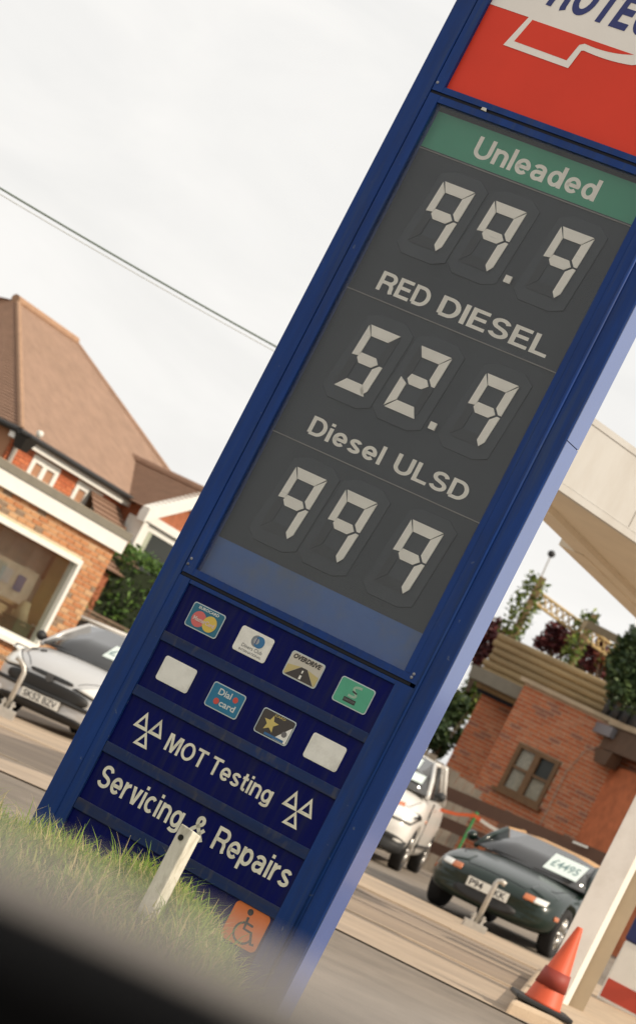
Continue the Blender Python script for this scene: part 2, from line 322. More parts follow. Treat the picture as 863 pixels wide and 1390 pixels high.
def kerb(name, Ln, off, h, wd, x0, x1, step=.9):
    k = struct(obj(name, MB().add([gpt(x, on(Ln, x) + off + dy, h - .035) for x in (x0, 0, x1) for dy in (.015, wd - .015)] , [(0, 2, 3, 1), (2, 4, 5, 3)]), M_kerb))
    x = x0; base = None
    while x < x1:
        xe = x + step - .012; a, b = gpt(x, on(Ln, x) + off), gpt(xe, on(Ln, xe) + off)
        dz = random.uniform(-.004, .004); V = Vector
        if x < 0 < xe: b = a + (gpt(xe, on(Ln, xe) + off) - a)
        p = [a + V((0, 0, -.1)), b + V((0, 0, -.1)), b + V((0, wd, -.1)), a + V((0, wd, -.1))]
        q = [a + V((0, .012, h + dz)), b + V((0, .012, h + dz)), b + V((0, wd, h + dz)), a + V((0, wd, h + dz))]
        obj('kerb_stone', MB().hexa(p + q), M_kerb, k)
        x += step
    return k
kerb('kerb', L2, -.15, .022, .16, -5, 8, 2.7)
kerb('kerb', L3, -.15, .022, .16, -4, 7, 2.7)
band('joint_line', [p + Vector((0, -1.0, 0)) for p in L2], [p + Vector((0, -1.09, 0)) for p in L2], mat('tar_joint', (.05, .04, .035), .9), .008, -.2, 7)
band('joint_line', [p + Vector((0, -2.9, 0)) for p in L2], [p + Vector((0, -2.97, 0)) for p in L2], MATS['tar_joint'], .008, -.2, 7)

# ================================================================== PRICE SIGN
AL = R(28.9); S0 = -.5217; WD = 1.339; SDEP = .136
def sgn(s): return Vector(((s + S0) * math.cos(AL), 11 - (s + S0) * math.sin(AL), 0))
so_ = sgn(0); sign = thing('price_sign', 'tall blue fuel price totem sign with lit digits standing behind the grass verge', 'sign', (so_.x, so_.y, 0), -AL)
Z = lambda t: EYE + t
TOP = Z(4.05)
# carcass and posts
obj('carcass', MB().box(.03, WD - .03, .060, SDEP - .004, -.25, TOP - .03), M_blue, sign)
obj('post', MB().box(0, .088, .0, SDEP, -.25, TOP), M_blue, sign, bevel=.006)
obj('post', MB().box(WD - .083, WD, .0, SDEP, -.25, TOP), M_blue, sign, bevel=.006)
M_side = mat('faded_sheen_blue', (.045, .095, .31), .22, var=.08, scale=2, coat=1.0, spec=.6)  # faded paint, base also lightened to carry the sky sheen
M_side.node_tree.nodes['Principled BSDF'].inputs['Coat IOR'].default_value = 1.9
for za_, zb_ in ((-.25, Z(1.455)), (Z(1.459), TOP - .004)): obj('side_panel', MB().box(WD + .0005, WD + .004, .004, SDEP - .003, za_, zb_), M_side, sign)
obj('top_cap', MB().box(.088, WD - .083, .002, SDEP - .002, TOP - .08, TOP - .002), M_blue, sign)
for sx in (WD - .092,):
    mbx = MB().tube([(sx if sx < .5 else WD - .086, -.002, -.2), (sx if sx < .5 else WD - .086, -.002, TOP - .01)], .0085 if sx > .5 else .004, 8)
    obj('moulding', mbx, M_blue, sign, smooth=True)
# inner frames : header and price box
def frame4(name, x0, x1, z0, z1, b, y0, y1, mt, par, bt=None):
    bt = bt or b; mb = MB()
    mb.box(x0, x0 + b, y0, y1, z0, z1); mb.box(x1 - b, x1, y0, y1, z0, z1); mb.box(x0 + b, x1 - b, y0 + .001, y1, z1 - bt, z1); mb.box(x0 + b, x1 - b, y0 + .001, y1, z0, z0 + bt)
    return obj(name, mb, mt, par)
fx0, fx1 = .0925, 1.2465
frame4('header_frame', fx0, fx1, Z(2.566), TOP - .084, .048, .001, .07, M_blue, sign, .026)
hp = obj('header_panel', MB().box(fx0 + .048, fx1 - .048, .020, .05, Z(2.59), TOP - .10), M_red, sign)
hy = .0185
hx0, hx1 = fx0 + .050, fx1 - .050
obj('white_field', flat([(hx0, Z(2.986)), (hx1, Z(2.986)), (hx1, Z(3.66)), (hx0, Z(3.66))], hy), M_white, hp)
def arc_pts(p0, p1, p2, n=8):
    return [((1 - t) ** 2 * p0[0] + 2 * t * (1 - t) * p1[0] + t * t * p2[0], (1 - t) ** 2 * p0[1] + 2 * t * (1 - t) * p1[1] + t * t * p2[1]) for t in [i / n for i in range(n + 1)]]
em_out = [(.331, 2.987), (.284, 2.843), (.598, 2.840), (.615, 2.925)] + arc_pts((.625, 2.929), (.74, 2.918), (.845, 2.936)) + arc_pts((.855, 2.940), (.885, 2.950), (.905, 2.987), 4)
em_in = [(.352, 2.980), (.322, 2.872), (.576, 2.868), (.595, 2.945)] + arc_pts((.615, 2.957), (.73, 2.945), (.835, 2.979))
obj('emblem_outline', flat([(a, Z(b)) for a, b in em_out], hy - .0007), M_white, hp)
obj('emblem_fill', flat([(a, Z(b)) for a, b in em_in], hy - .0015), M_red, hp)
grotesque('PROTEC', .275, .850, Z(3.057), .150, hy - .0012, M_darkblue, hp, t=.20, shear=.22)
# price box
pz0, pz1 = Z(.366), Z(2.552)
frame4('price_frame', fx0, fx1, pz0, pz1, .048, .001, .07, M_blue, sign, .029)
gx0, gx1 = fx0 + .048, fx1 - .076
obj('price_frame', MB().box(gx1, fx1 - .049, .0015, .07, pz0 + .03, pz1 - .03), M_blue, sign)
obj('gap_line', MB().box(fx0 - .002, fx1, .008, .02, Z(2.5535), Z(2.5645)), M_gap, sign)
obj('gap_line', MB().box(fx0 - .002, fx1 - .03, .008, .02, Z(.352), Z(.3655)), M_gap, sign)
board = obj('price_board', MB().box(gx0, gx1, .050, .058, pz0 + .01, pz1 - .01), M_board, sign)
by = .0492
obj('green_strip', flat([(gx0, Z(2.343)), (gx1, Z(2.343)), (gx1, Z(2.502)), (gx0, Z(2.502))], by), M_green, board)
obj('blue_strip', flat([(gx0, Z(.38)), (gx1, Z(.38)), (gx1, Z(.556)), (gx0, Z(.556))], by), M_strip, board)
for tt in (1.690, 1.035, 2.335):
    obj('divider', MB().box(gx0, gx1, .0455, .050, Z(tt) - .0022, Z(tt) + .0022), mat('divider_grey', (.20, .19, .17), .5), board)
grotesque('Unleaded', .370, .954, Z(2.374), .092, by - .001, M_letter, board)
for wd_, a_, b_ in (('RED', .259, .505), ('DIESEL', .555, 1.076)): grotesque(wd_, a_, b_, Z(1.727), .083, by - .001, M_letter, board)
for wd_, a_, b_ in (('Diesel', .281, .642), ('ULSD', .700, 1.048)): grotesque(wd_, a_, b_, Z(1.081), .078, by - .001, M_letter, board)
SEG = {'9': 'abcfg', '5': 'acdfg', '2': 'abdeg'}
def digit(x0, top, ch):
    W_, H_, T_, SH = .153, .281, .043, .09; g = .004
    def P(x, z): return (x0 + x + SH * z - .0 , Z(top) + z)   # z negative downwards
    oct_ = [P(-.035, .03), P(.02, .055), P(W_ - .01, .055), P(W_ + .045, .02), P(W_ + .045, -H_ - .03), P(W_ - .01, -H_ - .055), P(.0, -H_ - .055), P(-.045, -H_ - .02)]
    d = obj('digit', MB().poly_prism(oct_, .0445, .0498), M_module, sign, bevel=.002)
    mid = -H_ / 2; h = T_ / 2
    segs = {'a': [(g, 0), (W_ - g, 0), (W_ - T_ * .9, -T_), (T_ * .75, -T_)],
            'd': [(g, -H_), (W_ - g, -H_), (W_ - T_ * .75, -H_ + T_), (T_ * .9, -H_ + T_)],
            'f': [(-.002, -g), (T_ * .70, -T_ - .001), (T_ * .70, mid + h * .3), (-.002, mid + .002)],
            'e': [(-.002, -H_ + g), (T_ * .8, -H_ + T_ + .002), (T_ * .8, mid - h - g * .3), (-.002, mid - g)],
            'b': [(W_, -g), (W_, mid + g), (W_ - T_ * .35, mid + g), (W_ - T_ * .85, mid + h + g), (W_ - T_ * .85, -T_ - .002)],
            'c': [(W_, mid - g), (W_ - T_ * .35, mid - g), (W_ - T_ * .85, mid - h - g), (W_ - T_ * .85, -H_ + T_ * .55), (W_ - T_ * .4, -H_ + .002), (W_ - .002, -H_ + T_ * .6)],
            'g': [(T_ * .78, mid + h), (W_ - T_ - g, mid + h), (W_ - T_ * .5 - g, mid), (W_ - T_ - g, mid - h), (T_ * .78 + .012, mid - h), (T_ * .62, mid - h * .1)]}
    for k, pl in segs.items():
        flap = k in SEG[ch]
        obj('segment', MB().poly_prism([P(*p) for p in pl], .0385 if flap else .0408, .0425), M_flap if flap else M_off, d)
for row, (top, chars, dot) in enumerate(((2.238, '999', 1), (1.585, '529', 1), (.941, '999', 0))):
    for x0, ch in zip((.320, .568, .886), chars): digit(x0, top, ch)
    if dot: obj('decimal_point', MB().box(.763, .793, .039, .046, Z(top - .278 - .014), Z(top - .278 + .016)), M_flap, sign)
obj('glass_pane', MB().box(gx0, gx1, .013, .017, pz0 + .029, pz1 - .029), glass_mat('price_glass', (1, 1, 1), .026, (.38, .41, .42), .5, .10), sign)
for (sx, st) in ((.103, .40), (.103, 2.60), (.103, 0.40), (1.215, .40), (.106, .425), (1.212, .385)):
    obj('screw', MB().lathe([(.006, .0), (.0065, -.002), (.0, -.003)], 8, 'y', (sx, .001, Z(st))), mat('screw_steel', (.25, .25, .27), .4, .8), sign)
obj('peeling_tab', MB().hexa([(.34, -.002, Z(2.556)), (.365, -.002, Z(2.554)), (.365, .004, Z(2.554)), (.34, .004, Z(2.556)), (.345, -.006, Z(2.566)), (.362, -.006, Z(2.567)), (.362, .001, Z(2.567)), (.345, .001, Z(2.566))]), M_letter, sign)
# lower service panels
rows = [(.122, .332), (-.118, .080), (-.372, -.162), (-.620, -.418), (-.90, -.668), (-1.18, -.945)]
px0, px1 = .142, 1.160
obj('lower_frame', MB().box(.0885, px0, .004, .06, -.2, Z(.350)), M_blue, sign)
obj('lower_frame', MB().box(px1, WD - .0835, .004, .06, -.2, Z(.350)), M_blue, sign)
panels = []
for i, (a, b) in enumerate(rows):
    panels.append(obj('service_panel', MB().box(px0, px1, .016, .030, Z(a), Z(b)), M_navy, sign))
    up = rows[i - 1][0] if i else .350
    z0, z1 = Z(b), Z(up)
    obj('panel_rail', MB().poly_prism([(px0, z0), (px1, z0), (px1, z1), (px0, z1)], .006, .03), M_rail if i else M_blue, sign, bevel=.003)
cy = .0152
def card(p, s, t, mt, hw=.080, hh=.052):
    edge = obj('payment_card', MB().poly_prism(rrect(s - hw, s + hw, Z(t) - hh, Z(t) + hh, .012), cy - .0016, cy), mat('card_edge', (.60, .60, .60), .5), p)
    f = flat(rrect(s - hw + .004, s + hw - .004, Z(t) - hh + .004, Z(t) + hh - .004, .010), cy - .0022); return f, mt, edge
yy = cy - .003
def build_card(pi, s, t, colname, col, deco):
    p = panels[pi]; hw, hh = .080, .052
    c = obj('payment_card', MB().poly_prism(rrect(s - hw, s + hw, Z(t) - hh, Z(t) + hh, .012), cy - .0016, cy), mat('card_edge', (.50, .56, .58), .5) if colname != 'card_white' else M_card, sign)
    obj('card_face', flat(rrect(s - hw + .004, s + hw - .004, Z(t) - hh + .004, Z(t) + hh - .004, .010), cy - .0024), mat(colname, col, .5, var=.06, scale=20), c)
    deco(c, s, Z(t))
M_ink = mat('black_ink', (.02, .018, .02), .5)
M_brown = mat('dark_brown_print', (.05, .04, .035), .5)
def d_master(c, s, z):
    obj('red_circle', disc(s - .028, z - .008, .033, yy), mat('card_red', (.62, .13, .12), .5), c); obj('yellow_circle', disc(s + .028, z - .008, .033, yy - .0006), mat('card_yellow', (.66, .47, .08), .5), c)
    lettering('MasterCard', s - .052, s + .052, z - .017, .017, yy - .0014, mat('card_pink', (.66, .50, .46), .5), c, .03)
    lettering('EUROCARD', s - .05, s + .05, z + .032, .011, yy, M_card, c, .02)
def d_diners(c, s, z):
    obj('logo_disc', disc(s + .008, z + .016, .024, yy), mat('logo_grey', (.20, .22, .25), .5), c); obj('logo_disc', disc(s + .022, z + .016, .024, yy - .0004), mat('logo_blue', (.03, .16, .34), .5), c)
    obj('logo_disc', disc(s + .008, z + .016, .013, yy - .0009), mat('logo_grey2', (.34, .36, .38), .5), c); obj('logo_bar', stroke([(s + .008, z + .003), (s + .008, z + .029)], .004, yy - .0013), M_darkblue, c)
    lettering('Diners Club', s - .045, s + .055, z - .026, .014, yy, mat('grey_ink', (.16, .15, .15), .5), c, .005); lettering('INTERNATIONAL', s - .05, s + .06, z - .043, .009, yy, MATS['grey_ink'], c, .01)
def d_over(c, s, z):
    obj('road', flat([(s - .068, z - .046), (s + .068, z - .046), (s + .016, z + .004), (s - .012, z + .004)], yy), M_brown, c)
    obj('verge', flat([(s - .075, z - .044), (s - .069, z - .045), (s - .014, z + .004), (s - .075, z - .006)], yy), mat('ochre_print', (.52, .42, .18), .5), c)
    obj('verge', flat([(s + .069, z - .045), (s + .075, z - .044), (s + .075, z - .006), (s + .018, z + .004)], yy), MATS['ochre_print'], c)
    for a, b, ww in ((-.042, -.026, .010), (-.018, -.006, .006)): obj('dash', stroke([(s + .001, z + a), (s + .001, z + b)], ww, yy - .0007), M_card, c)
    lettering('OVERDRIVE', s - .066, s + .066, z + .024, .020, yy, M_brown, c, .05, .15)
def d_s(c, s, z):
    obj('letter_s', stroke(arc_pts((s + .024, z + .034), (s - .022, z + .034), (s - .004, z + .014), 6) + arc_pts((s + .002, z + .010), (s + .03, z - .012), (s - .022, z - .008), 6), .010, yy), mat('pale_green_print', (.30, .45, .33), .5), c)
    obj('letter_shade', stroke([(s - .010, z + .012), (s + .012, z + .008)], .006, yy - .0005), M_ink, c)
    obj('label_box', flat([(s - .034, z - .036), (s + .022, z - .036), (s + .022, z - .018), (s - .034, z - .018)], yy), M_ink, c)
    lettering('SWITCH', s - .030, s + .018, z - .031, .008, yy - .0006, mat('grey_ink2', (.2, .22, .2), .5), c, .01)
def d_dial(c, s, z):
    lettering('Dial', s - .042, s + .020, z + .010, .026, yy, mat('pale_print', (.60, .62, .60), .5), c, .02)
    lettering('card', s - .018, s + .058, z - .030, .026, yy, MATS['pale_print'], c, .02)
    obj('red_dot', disc(s + .042, z + .018, .012, yy), mat('card_red2', (.58, .07, .05), .5), c); obj('red_dot', disc(s - .034, z - .018, .013, yy), MATS['card_red2'], c)
def d_star(c, s, z):
    pts = []
    for k in range(10):
        a = R(90 + 36 * k); r = .036 if k % 2 == 0 else .016; pts.append((s - .022 + r * math.cos(a), z + .002 + r * math.sin(a)))
    obj('star', flat(pts, yy), mat('star_yellow', (.60, .47, .14), .5), c)
    obj('corner', flat([(s + .074, z - .046), (s + .074, z + .026), (s + .012, z - .046)], yy), M_card, c)
    obj('stripe', stroke([(s - .030, z - .040), (s + .062, z - .040)], .010, yy - .0005), mat('stripe_blue', (.03, .13, .30), .5), c)
    lettering('CARD', s - .020, s + .03, z + .036, .009, yy, MATS['star_yellow'], c, .01)
    obj('seal', disc(s + .052, z - .012, .012, yy - .0006), MATS['grey_ink'], c)
none = lambda c, s, z: None
build_card(0, .284, .229, 'card_teal', (.015, .14, .22), d_master); build_card(0, .528, .229, 'card_white', (.82, .79, .72), d_diners)
build_card(0, .778, .229, 'card_cream', (.55, .50, .42), d_over); build_card(0, 1.021, .226, 'card_green', (.075, .36, .22), d_s)
build_card(1, .281, -.014, 'card_white', (.82, .79, .72), none); build_card(1, .531, -.017, 'card_blue', (.01, .16, .29), d_dial)
build_card(1, .780, -.019, 'card_brown', (.05, .04, .035), d_star); build_card(1, 1.022, -.019, 'card_white', (.82, .79, .72), none)
def tri(x0, x1, z0, z1, mb, y):
    o_ = [(x0, z0), (x1, z0), ((x0 + x1) / 2, z1)]; cx, cz = (x0 + x1) / 2, z0 + (z1 - z0) * .36; k = .50
    i_ = [(cx + (a - cx) * k, cz + (b - cz) * k) for a, b in o_]
    mb.add([(a, y, b) for a, b in o_ + i_], [(0, 1, 4, 3), (1, 2, 5, 4), (2, 0, 3, 5)])
def mot(x0, p):
    mb = MB(); w_ = .072
    tri(x0, x0 + w_, Z(-.270), Z(-.197), mb, cy); tri(x0 + w_, x0 + 2 * w_, Z(-.270), Z(-.197), mb, cy); tri(x0 + w_ / 2, x0 + 1.5 * w_, Z(-.332), Z(-.268), mb, cy - .0004)
    return obj('three_triangle_mark', mb, M_letter2, p)
mot(.210, panels[2]); mot(.957, panels[2])
for wd_, a_, b_ in (('MOT', .383, .578), ('Testing', .603, .908)): grotesque(wd_, a_, b_, Z(-.298), .072, cy, M_letter2, panels[2], t=.155)
for wd_, a_, b_ in (('Servicing', .182, .606), ('&', .648, .722), ('Repairs', .766, 1.138)): grotesque(wd_, a_, b_, Z(-.548), .094, cy, M_letter2, panels[3], t=.155)
# wheelchair sticker
wz = Z(-.745); ws = 1.060
st = obj('wheelchair_sticker', MB().poly_prism(rrect(ws - .083, ws + .083, wz - .078, wz + .078, .022), cy - .0016, cy), mat('orange_sticker', (.72, .16, .022), .5, var=.05, scale=12), sign)
mbw = MB(); yk = cy - .0026
circ = [(ws + .004 + .042 * math.cos(R(a)), wz - .026 + .040 * math.sin(R(a))) for a in range(100, 345, 15)]
stroke(circ, .009, yk, mbw)
stroke([(ws - .006, wz + .036), (ws - .002, wz - .010), (ws + .034, wz - .012), (ws + .052, wz - .052), (ws + .066, wz - .047)], .011, yk - .0004, mbw)
stroke([(ws - .004, wz + .014), (ws + .030, wz + .012)], .009, yk - .0008, mbw)
obj('wheelchair_symbol', mbw, M_ink, st); obj('symbol_head', disc(ws - .008, wz + .056, .013, yk), M_ink, st)

# ================================================================== GRASS BANK, POST, CAR DOOR LEDGE
def bank_h(x, y):
    c = 9.55 - .25 * x; d = (y - c) / 1.35
    e = 1 / (1 + math.exp((x - .52) / .10)) if x < 3 else 0
    return gz(x) + .47 * max(0, 1 - d * d) ** .8 * e * (1 + .22 * max(0, -x) + .06 * math.sin(3.1 * x + 1) + .05 * math.sin(7 * x + 2 * y)) - .02
mb = MB(); nx, ny = 60, 30; bx0, bx1, by0, by1 = -6, 1.2, 7.4, 12.4
mb.add([(bx0 + (bx1 - bx0) * i / nx, by0 + (by1 - by0) * j / ny, bank_h(bx0 + (bx1 - bx0) * i / nx, by0 + (by1 - by0) * j / ny)) for j in range(ny + 1) for i in range(nx + 1)],
       [(j * (nx + 1) + i, j * (nx + 1) + i + 1, (j + 1) * (nx + 1) + i + 1, (j + 1) * (nx + 1) + i) for j in range(ny) for i in range(nx)])
struct(obj('grass_bank', mb, mat('soil_turf', (.07, .075, .025), .95, var=.4, scale=6, bump=.6, bscale=40), smooth=True))
mb = MB(); rg = random.Random(3)
def blade(mb, x, y, z, h, wd, yaw, lean, mi, curl):
    dx, dy = math.cos(yaw), math.sin(yaw); px_, py_ = -dy, dx; vs = []
    for k, t in enumerate((0, .4, .75, 1)):
        off = lean * t * t * h; zz = z + h * t * (1 - curl * t * t * .5); hw = wd * (1 - t * t) * .5 + .0003
        vs += [(x + dx * off - px_ * hw, y + dy * off - py_ * hw, zz), (x + dx * off + px_ * hw, y + dy * off + py_ * hw, zz)]
    mb.add(vs, [(0, 1, 3, 2), (2, 3, 5, 4), (4, 5, 7, 6)], mi)
for i in range(34000):
    x = rg.uniform(-2.2, .75); y = 9.55 - .25 * x + rg.gauss(-.1, .55)
    h0 = bank_h(x, y)
    if h0 < gz(x) + .06: continue
    tuft = .55 + .95 * abs(math.sin(9.3 * x + 2.7 * y) * math.sin(6.7 * y - 4.1 * x)) + (.5 if rg.random() < .02 else 0)
    blade(mb, x, y, h0 - .01, rg.uniform(.05, .125) * tuft, rg.uniform(.003, .0085), rg.uniform(0, 6.283), rg.uniform(.1, 1.1), rg.choices((0, 1, 2, 3), (5, 4, 2.0, 1.0 + 2.5 * (math.sin(4.1 * x + 3 * y) > .5)))[0], rg.uniform(0, .8))
for i in range(420):                         # broad leaved weeds and dead stems among the blades
    x = rg.uniform(-1.6, .6); y = 9.5 - .25 * x + rg.gauss(-.1, .45); h0 = bank_h(x, y)
    if h0 < gz(x) + .06: continue
    if i % 3: blade(mb, x, y, h0 - .01, rg.uniform(.05, .10), rg.uniform(.014, .026), rg.uniform(0, 6.283), rg.uniform(.5, 1.4), rg.choice((0, 1)), rg.uniform(.4, .9))
    else: blade(mb, x, y, h0 - .01, rg.uniform(.12, .21), .0035, rg.uniform(0, 6.283), rg.uniform(.1, .9), 3, .2)
gmats = [mat('grass_green', (.16, .27, .03), .6), mat('grass_light', (.28, .39, .05), .6), mat('grass_yellow', (.45, .44, .11), .7), mat('grass_straw', (.56, .46, .22), .8)]
for g_ in gmats:
    t_ = g_.node_tree; b = t_.nodes['Principled BSDF']; tl = t_.nodes.new('ShaderNodeBsdfTranslucent'); tl.inputs[0].default_value = b.inputs['Base Color'].default_value
    mxs = t_.nodes.new('ShaderNodeMixShader'); mxs.inputs[0].default_value = .45; o_ = t_.nodes['Material Output']
    t_.links.new(b.outputs[0], mxs.inputs[1]); t_.links.new(tl.outputs[0], mxs.inputs[2]); t_.links.new(mxs.outputs[0], o_.inputs[0])
gr = stuff(obj('grass', mb, gmats)); gr['label'] = 'long unmown green and straw coloured grass on the verge'; gr['category'] = 'grass'

M_post = mat('white_post_paint', (.66, .62, .52), .75, var=.14, scale=10, bump=.35, bscale=40, dirt=((.24, .21, .13), .85), dscale=11, stretch=(1.2, 1.2, .4))
pp = at(262, 1122, 9.15)
post = thing('marker_post', 'weathered white wooden post with a bolt hole in the long grass', 'post', (pp.x, pp.y, 0), -R(30))
ptop = pp.z - .006
bmp = MB(); bmp.hexa([(-.027, -.031, .2), (.027, -.031, .2), (.027, .031, .2), (-.027, .031, .2), (-.027, -.031, ptop), (.027, -.031, ptop - .004), (.027, .031, ptop - .012), (-.027, .031, ptop - .008)])
obj('timber', bmp, M_post, post, bevel=.004)
obj('bolt_hole', MB().lathe([(.0105, 0), (.0105, .006), (.008, .007)], 16, 'y', (-.004, -.0325, ptop - .042)), mat('hole_black', (.008, .007, .006), .9), post)

# camera car door ledge, out of focus in the foreground
M_ledge = mat('black_door_trim', (.0016, .0016, .0018), .9, spec=.05)
M_seal = mat('pale_grey_window_seal', (.33, .30, .27), .6)
led = thing('car_door_ledge', 'blurred black car door ledge across the bottom foreground', 'car door', at(150, 1300, .45), 0)
path = [(-260, 1080), (-120, 1137), (0, 1189), (104, 1236), (208, 1283), (330, 1341), (470, 1408), (620, 1468), (863, 1585)]
lm = at(150, 1300, .45); DL = .45
def ledge_strip(o0, o1, y0, y1, mt, name):
    mb = MB(); vs = []
    for a, b in path:
        p = at(a, b, DL) - lm
        for dz, dy in ((o0, y0), (o0 - .002, y0 - (y0 - y1) * .5), (o0 - .004, y1), (o1, y1), (o1, y0)):
            vs.append(p + Vector((0, dy, dz)))
    n = 5; fs = []
    for i in range(len(path) - 1):
        for k in range(n): fs.append((i * n + k, i * n + (k + 1) % n, (i + 1) * n + (k + 1) % n, (i + 1) * n + k))
    mb.add(vs, fs); return obj(name, mb, mt, led)
ledge_strip(.0, -.16, .0, -.05, M_ledge, 'door_top')
ledge_strip(.0042, -.03, .011, .002, M_seal, 'window_seal')

# ================================================================== BRICKWORK
def brick_mats(prefix, cols): return [mat('%s_%d' % (prefix, i), c, .85, var=.18, scale=30, bump=.3, bscale=90) for i, c in enumerate(cols)]
def hidden_by_sign(px, py):
    xl = 52.5 + (1092.3 - py) * .5177; xr = 436 + (1300 - py) * .5105
    return xl < px < xr
def brickwork(wall, fr, x0, x1, z0, z1, holes, mats, nobj, seed, bs=1.0, header_every=0, jk=1.0):
    rg = random.Random(seed); J = .0125 * bs * jk; BL, BH = .2275 * bs - J, .0765 * bs - J; sh = {}
    meshes = {}
    def bmesh_for(ln, mi):
        key = (round(ln, 3), mi)
        if key not in meshes: me = MB().box(0, ln, 0, .05, 0, BH).mesh('brick'); me.materials.append(mats[mi]); meshes[key] = me
        return meshes[key]
    L_ = []; row = 0; z = z0
    while z + BH <= z1 + .001:
        x = x0 - (0 if row % 2 == 0 else (BL + J) / 2); k = 0
        while x < x1:
            ln = BL
            if header_every and (k + row) % 2: ln = .1025 * bs
            a, b = max(x, x0), min(x + ln, x1); x += ln + J; k += 1
            segs = [(a, b)]
            for hx0_, hx1_, hz0, hz1 in holes:
                if z + BH > hz0 and z < hz1:
                    ns = []
                    for p, q in segs:
                        if q <= hx0_ or p >= hx1_: ns.append((p, q)); continue
                        if p < hx0_: ns.append((p, hx0_))
                        if q > hx1_: ns.append((hx1_, q))
                    segs = ns
            for p, q in segs:
                if q - p > .03: L_.append((p, q, z, rg.choices(range(len(mats)), [5, 4, 3, 1.2, 2][:len(mats)])[0], rg.uniform(-.003, .003)))
        z += BH + J; row += 1
    sc = []
    for i, (p, q, zz, mi, dy) in enumerate(L_):
        pw = fr.w((p + q) / 2, 0, zz + .03); px, py = project(pw)
        vis = -5 < px < 868 and 0 < py < 1310 and not hidden_by_sign(px, py)
        sc.append((-(q - p) / pw.y if vis else 1, i))
    sc.sort(); chosen = set(i for s_, i in sc[:nobj] if s_ < 0)
    big = MB()
    for i, (p, q, zz, mi, dy) in enumerate(L_):
        if i in chosen:
            o = bpy.data.objects.new('brick', bmesh_for(q - p, mi)); C.objects.link(o); o.parent = wall; o.location = (p, dy, zz)
        else: big.box(p, q, dy, .05, zz, zz + BH, mi)
    if big.v:
        o = obj('brick_field', big, mats, wall); stuff(o)
M_mortar = mat('mortar_buff', (.62, .48, .32), .95, var=.15, scale=10)
M_mortar2 = mat('mortar_dark', (.60, .44, .31), .95, var=.2, scale=10)
M_wpaint = mat('white_gloss_paint', (.80, .78, .72), .45, var=.04, scale=6)
M_grey = mat('grey_felt', (.20, .18, .14), .8, var=.1)
MB_ = MB

# ------------------------------------------------------------------ kiosk on the left
KA = R(59); kc = at(157, 748, 42.0)
KF = Frame((kc.x, kc.y, 0), KA, 1.165)
kiosk = thing('shop_kiosk', 'buff brick flat roofed kiosk with white fascia and large shop window', 'building', KF.o, KA, None, 1.165)
_, zf0 = KF.hit(157, 748); _, zf1 = KF.hit(168, 731, -.07); zf1 = KF.hit(60, 668, -.07)[1]
xw1, zw1 = KF.hit(112, 761); xw1b, zw0 = KF.hit(60, 860); zsill = KF.hit(13, 865)[1]
gk = -.45
wx0, wx1, wz0, wz1 = -5.2, (xw1 + xw1b) / 2, zsill, zw1
kx0 = -6.5
wall = MB_()
for a, b, c, d in ((kx0, wx0, gk, zf0 + .3), (wx1, 0, gk, zf0 + .3), (wx0, wx1, gk, wz0), (wx0, wx1, wz1, zf0 + .3)): wall.box(a, b, .010, .10, c, d)
wall.box(-.25, 0, .1001, 2.6, gk, zf0 + .3); wall.box(kx0, 0, 2.4, 2.6, gk, zf0 + .3); wall.box(kx0, kx0 + .2, .1001, 2.4, gk, zf0 + .3)
kw = obj('wall', wall, M_mortar, kiosk)
kb = brick_mats('buff_brick', [(.50, .225, .095), (.52, .27, .125), (.45, .185, .075), (.25, .17, .11), (.54, .32, .165)])
brickwork(kw, KF, kx0, 0, gk, zf0 + .02, [(wx0, wx1, wz0, wz1)], kb, 300, 5, .88, 0, 1.25)
obj('fascia', MB_().box(kx0 - .3, .05, -.07, .02, zf0, zf1), M_wpaint, kiosk)
obj('fascia', MB_().box(.002, .045, .021, 2.6, zf0 + .002, zf1 - .002), M_wpaint, kiosk)
obj('roof_edge', MB_().box(kx0 - .32, .06, -.09, 2.6, zf1 + .002, zf1 + .10), M_grey, kiosk)
fw = .07
win = frame4('window', wx0, wx1, wz0, wz1, fw, -.03, .10, M_wpaint, kiosk)
obj('sill', MB_().box(wx0 - .05, wx1 + .04, -.09, .02, wz0 - .06, wz0 - .001), M_wpaint, win)
obj('window_pane', MB_().box(wx0 + fw, wx1 - fw, .03, .036, wz0 + fw, wz1 - fw), glass_mat('shop_glass', (.95, .96, .93), .03, (.4, .38, .33), .7, .02), win)
M_olive = mat('olive_plaster', (.62, .50, .17), .8, var=.1, scale=3)
obj('interior_wall', MB_().box(wx1 + .002, wx1 + .05, .105, .42, gk + .05, zf0 + .2), M_olive, kiosk)
obj('interior_wall', MB_().box(kx0 + .3, wx1 + .06, .43, .46, gk + .05, zf0 + .2), mat('interior_beige', (.50, .40, .24), .8, var=.25, scale=2), kiosk)
obj('interior_ceiling', MB_().box(kx0 + .3, wx1 + .03, .11, .42, zf0 + .21, zf0 + .25), mat('ceiling_dull', (.6, .55, .45), .9), kiosk)
obj('interior_floor', MB_().box(kx0 + .3, wx1, .11, .42, gk + .05, gk + .1), M_grey, kiosk)
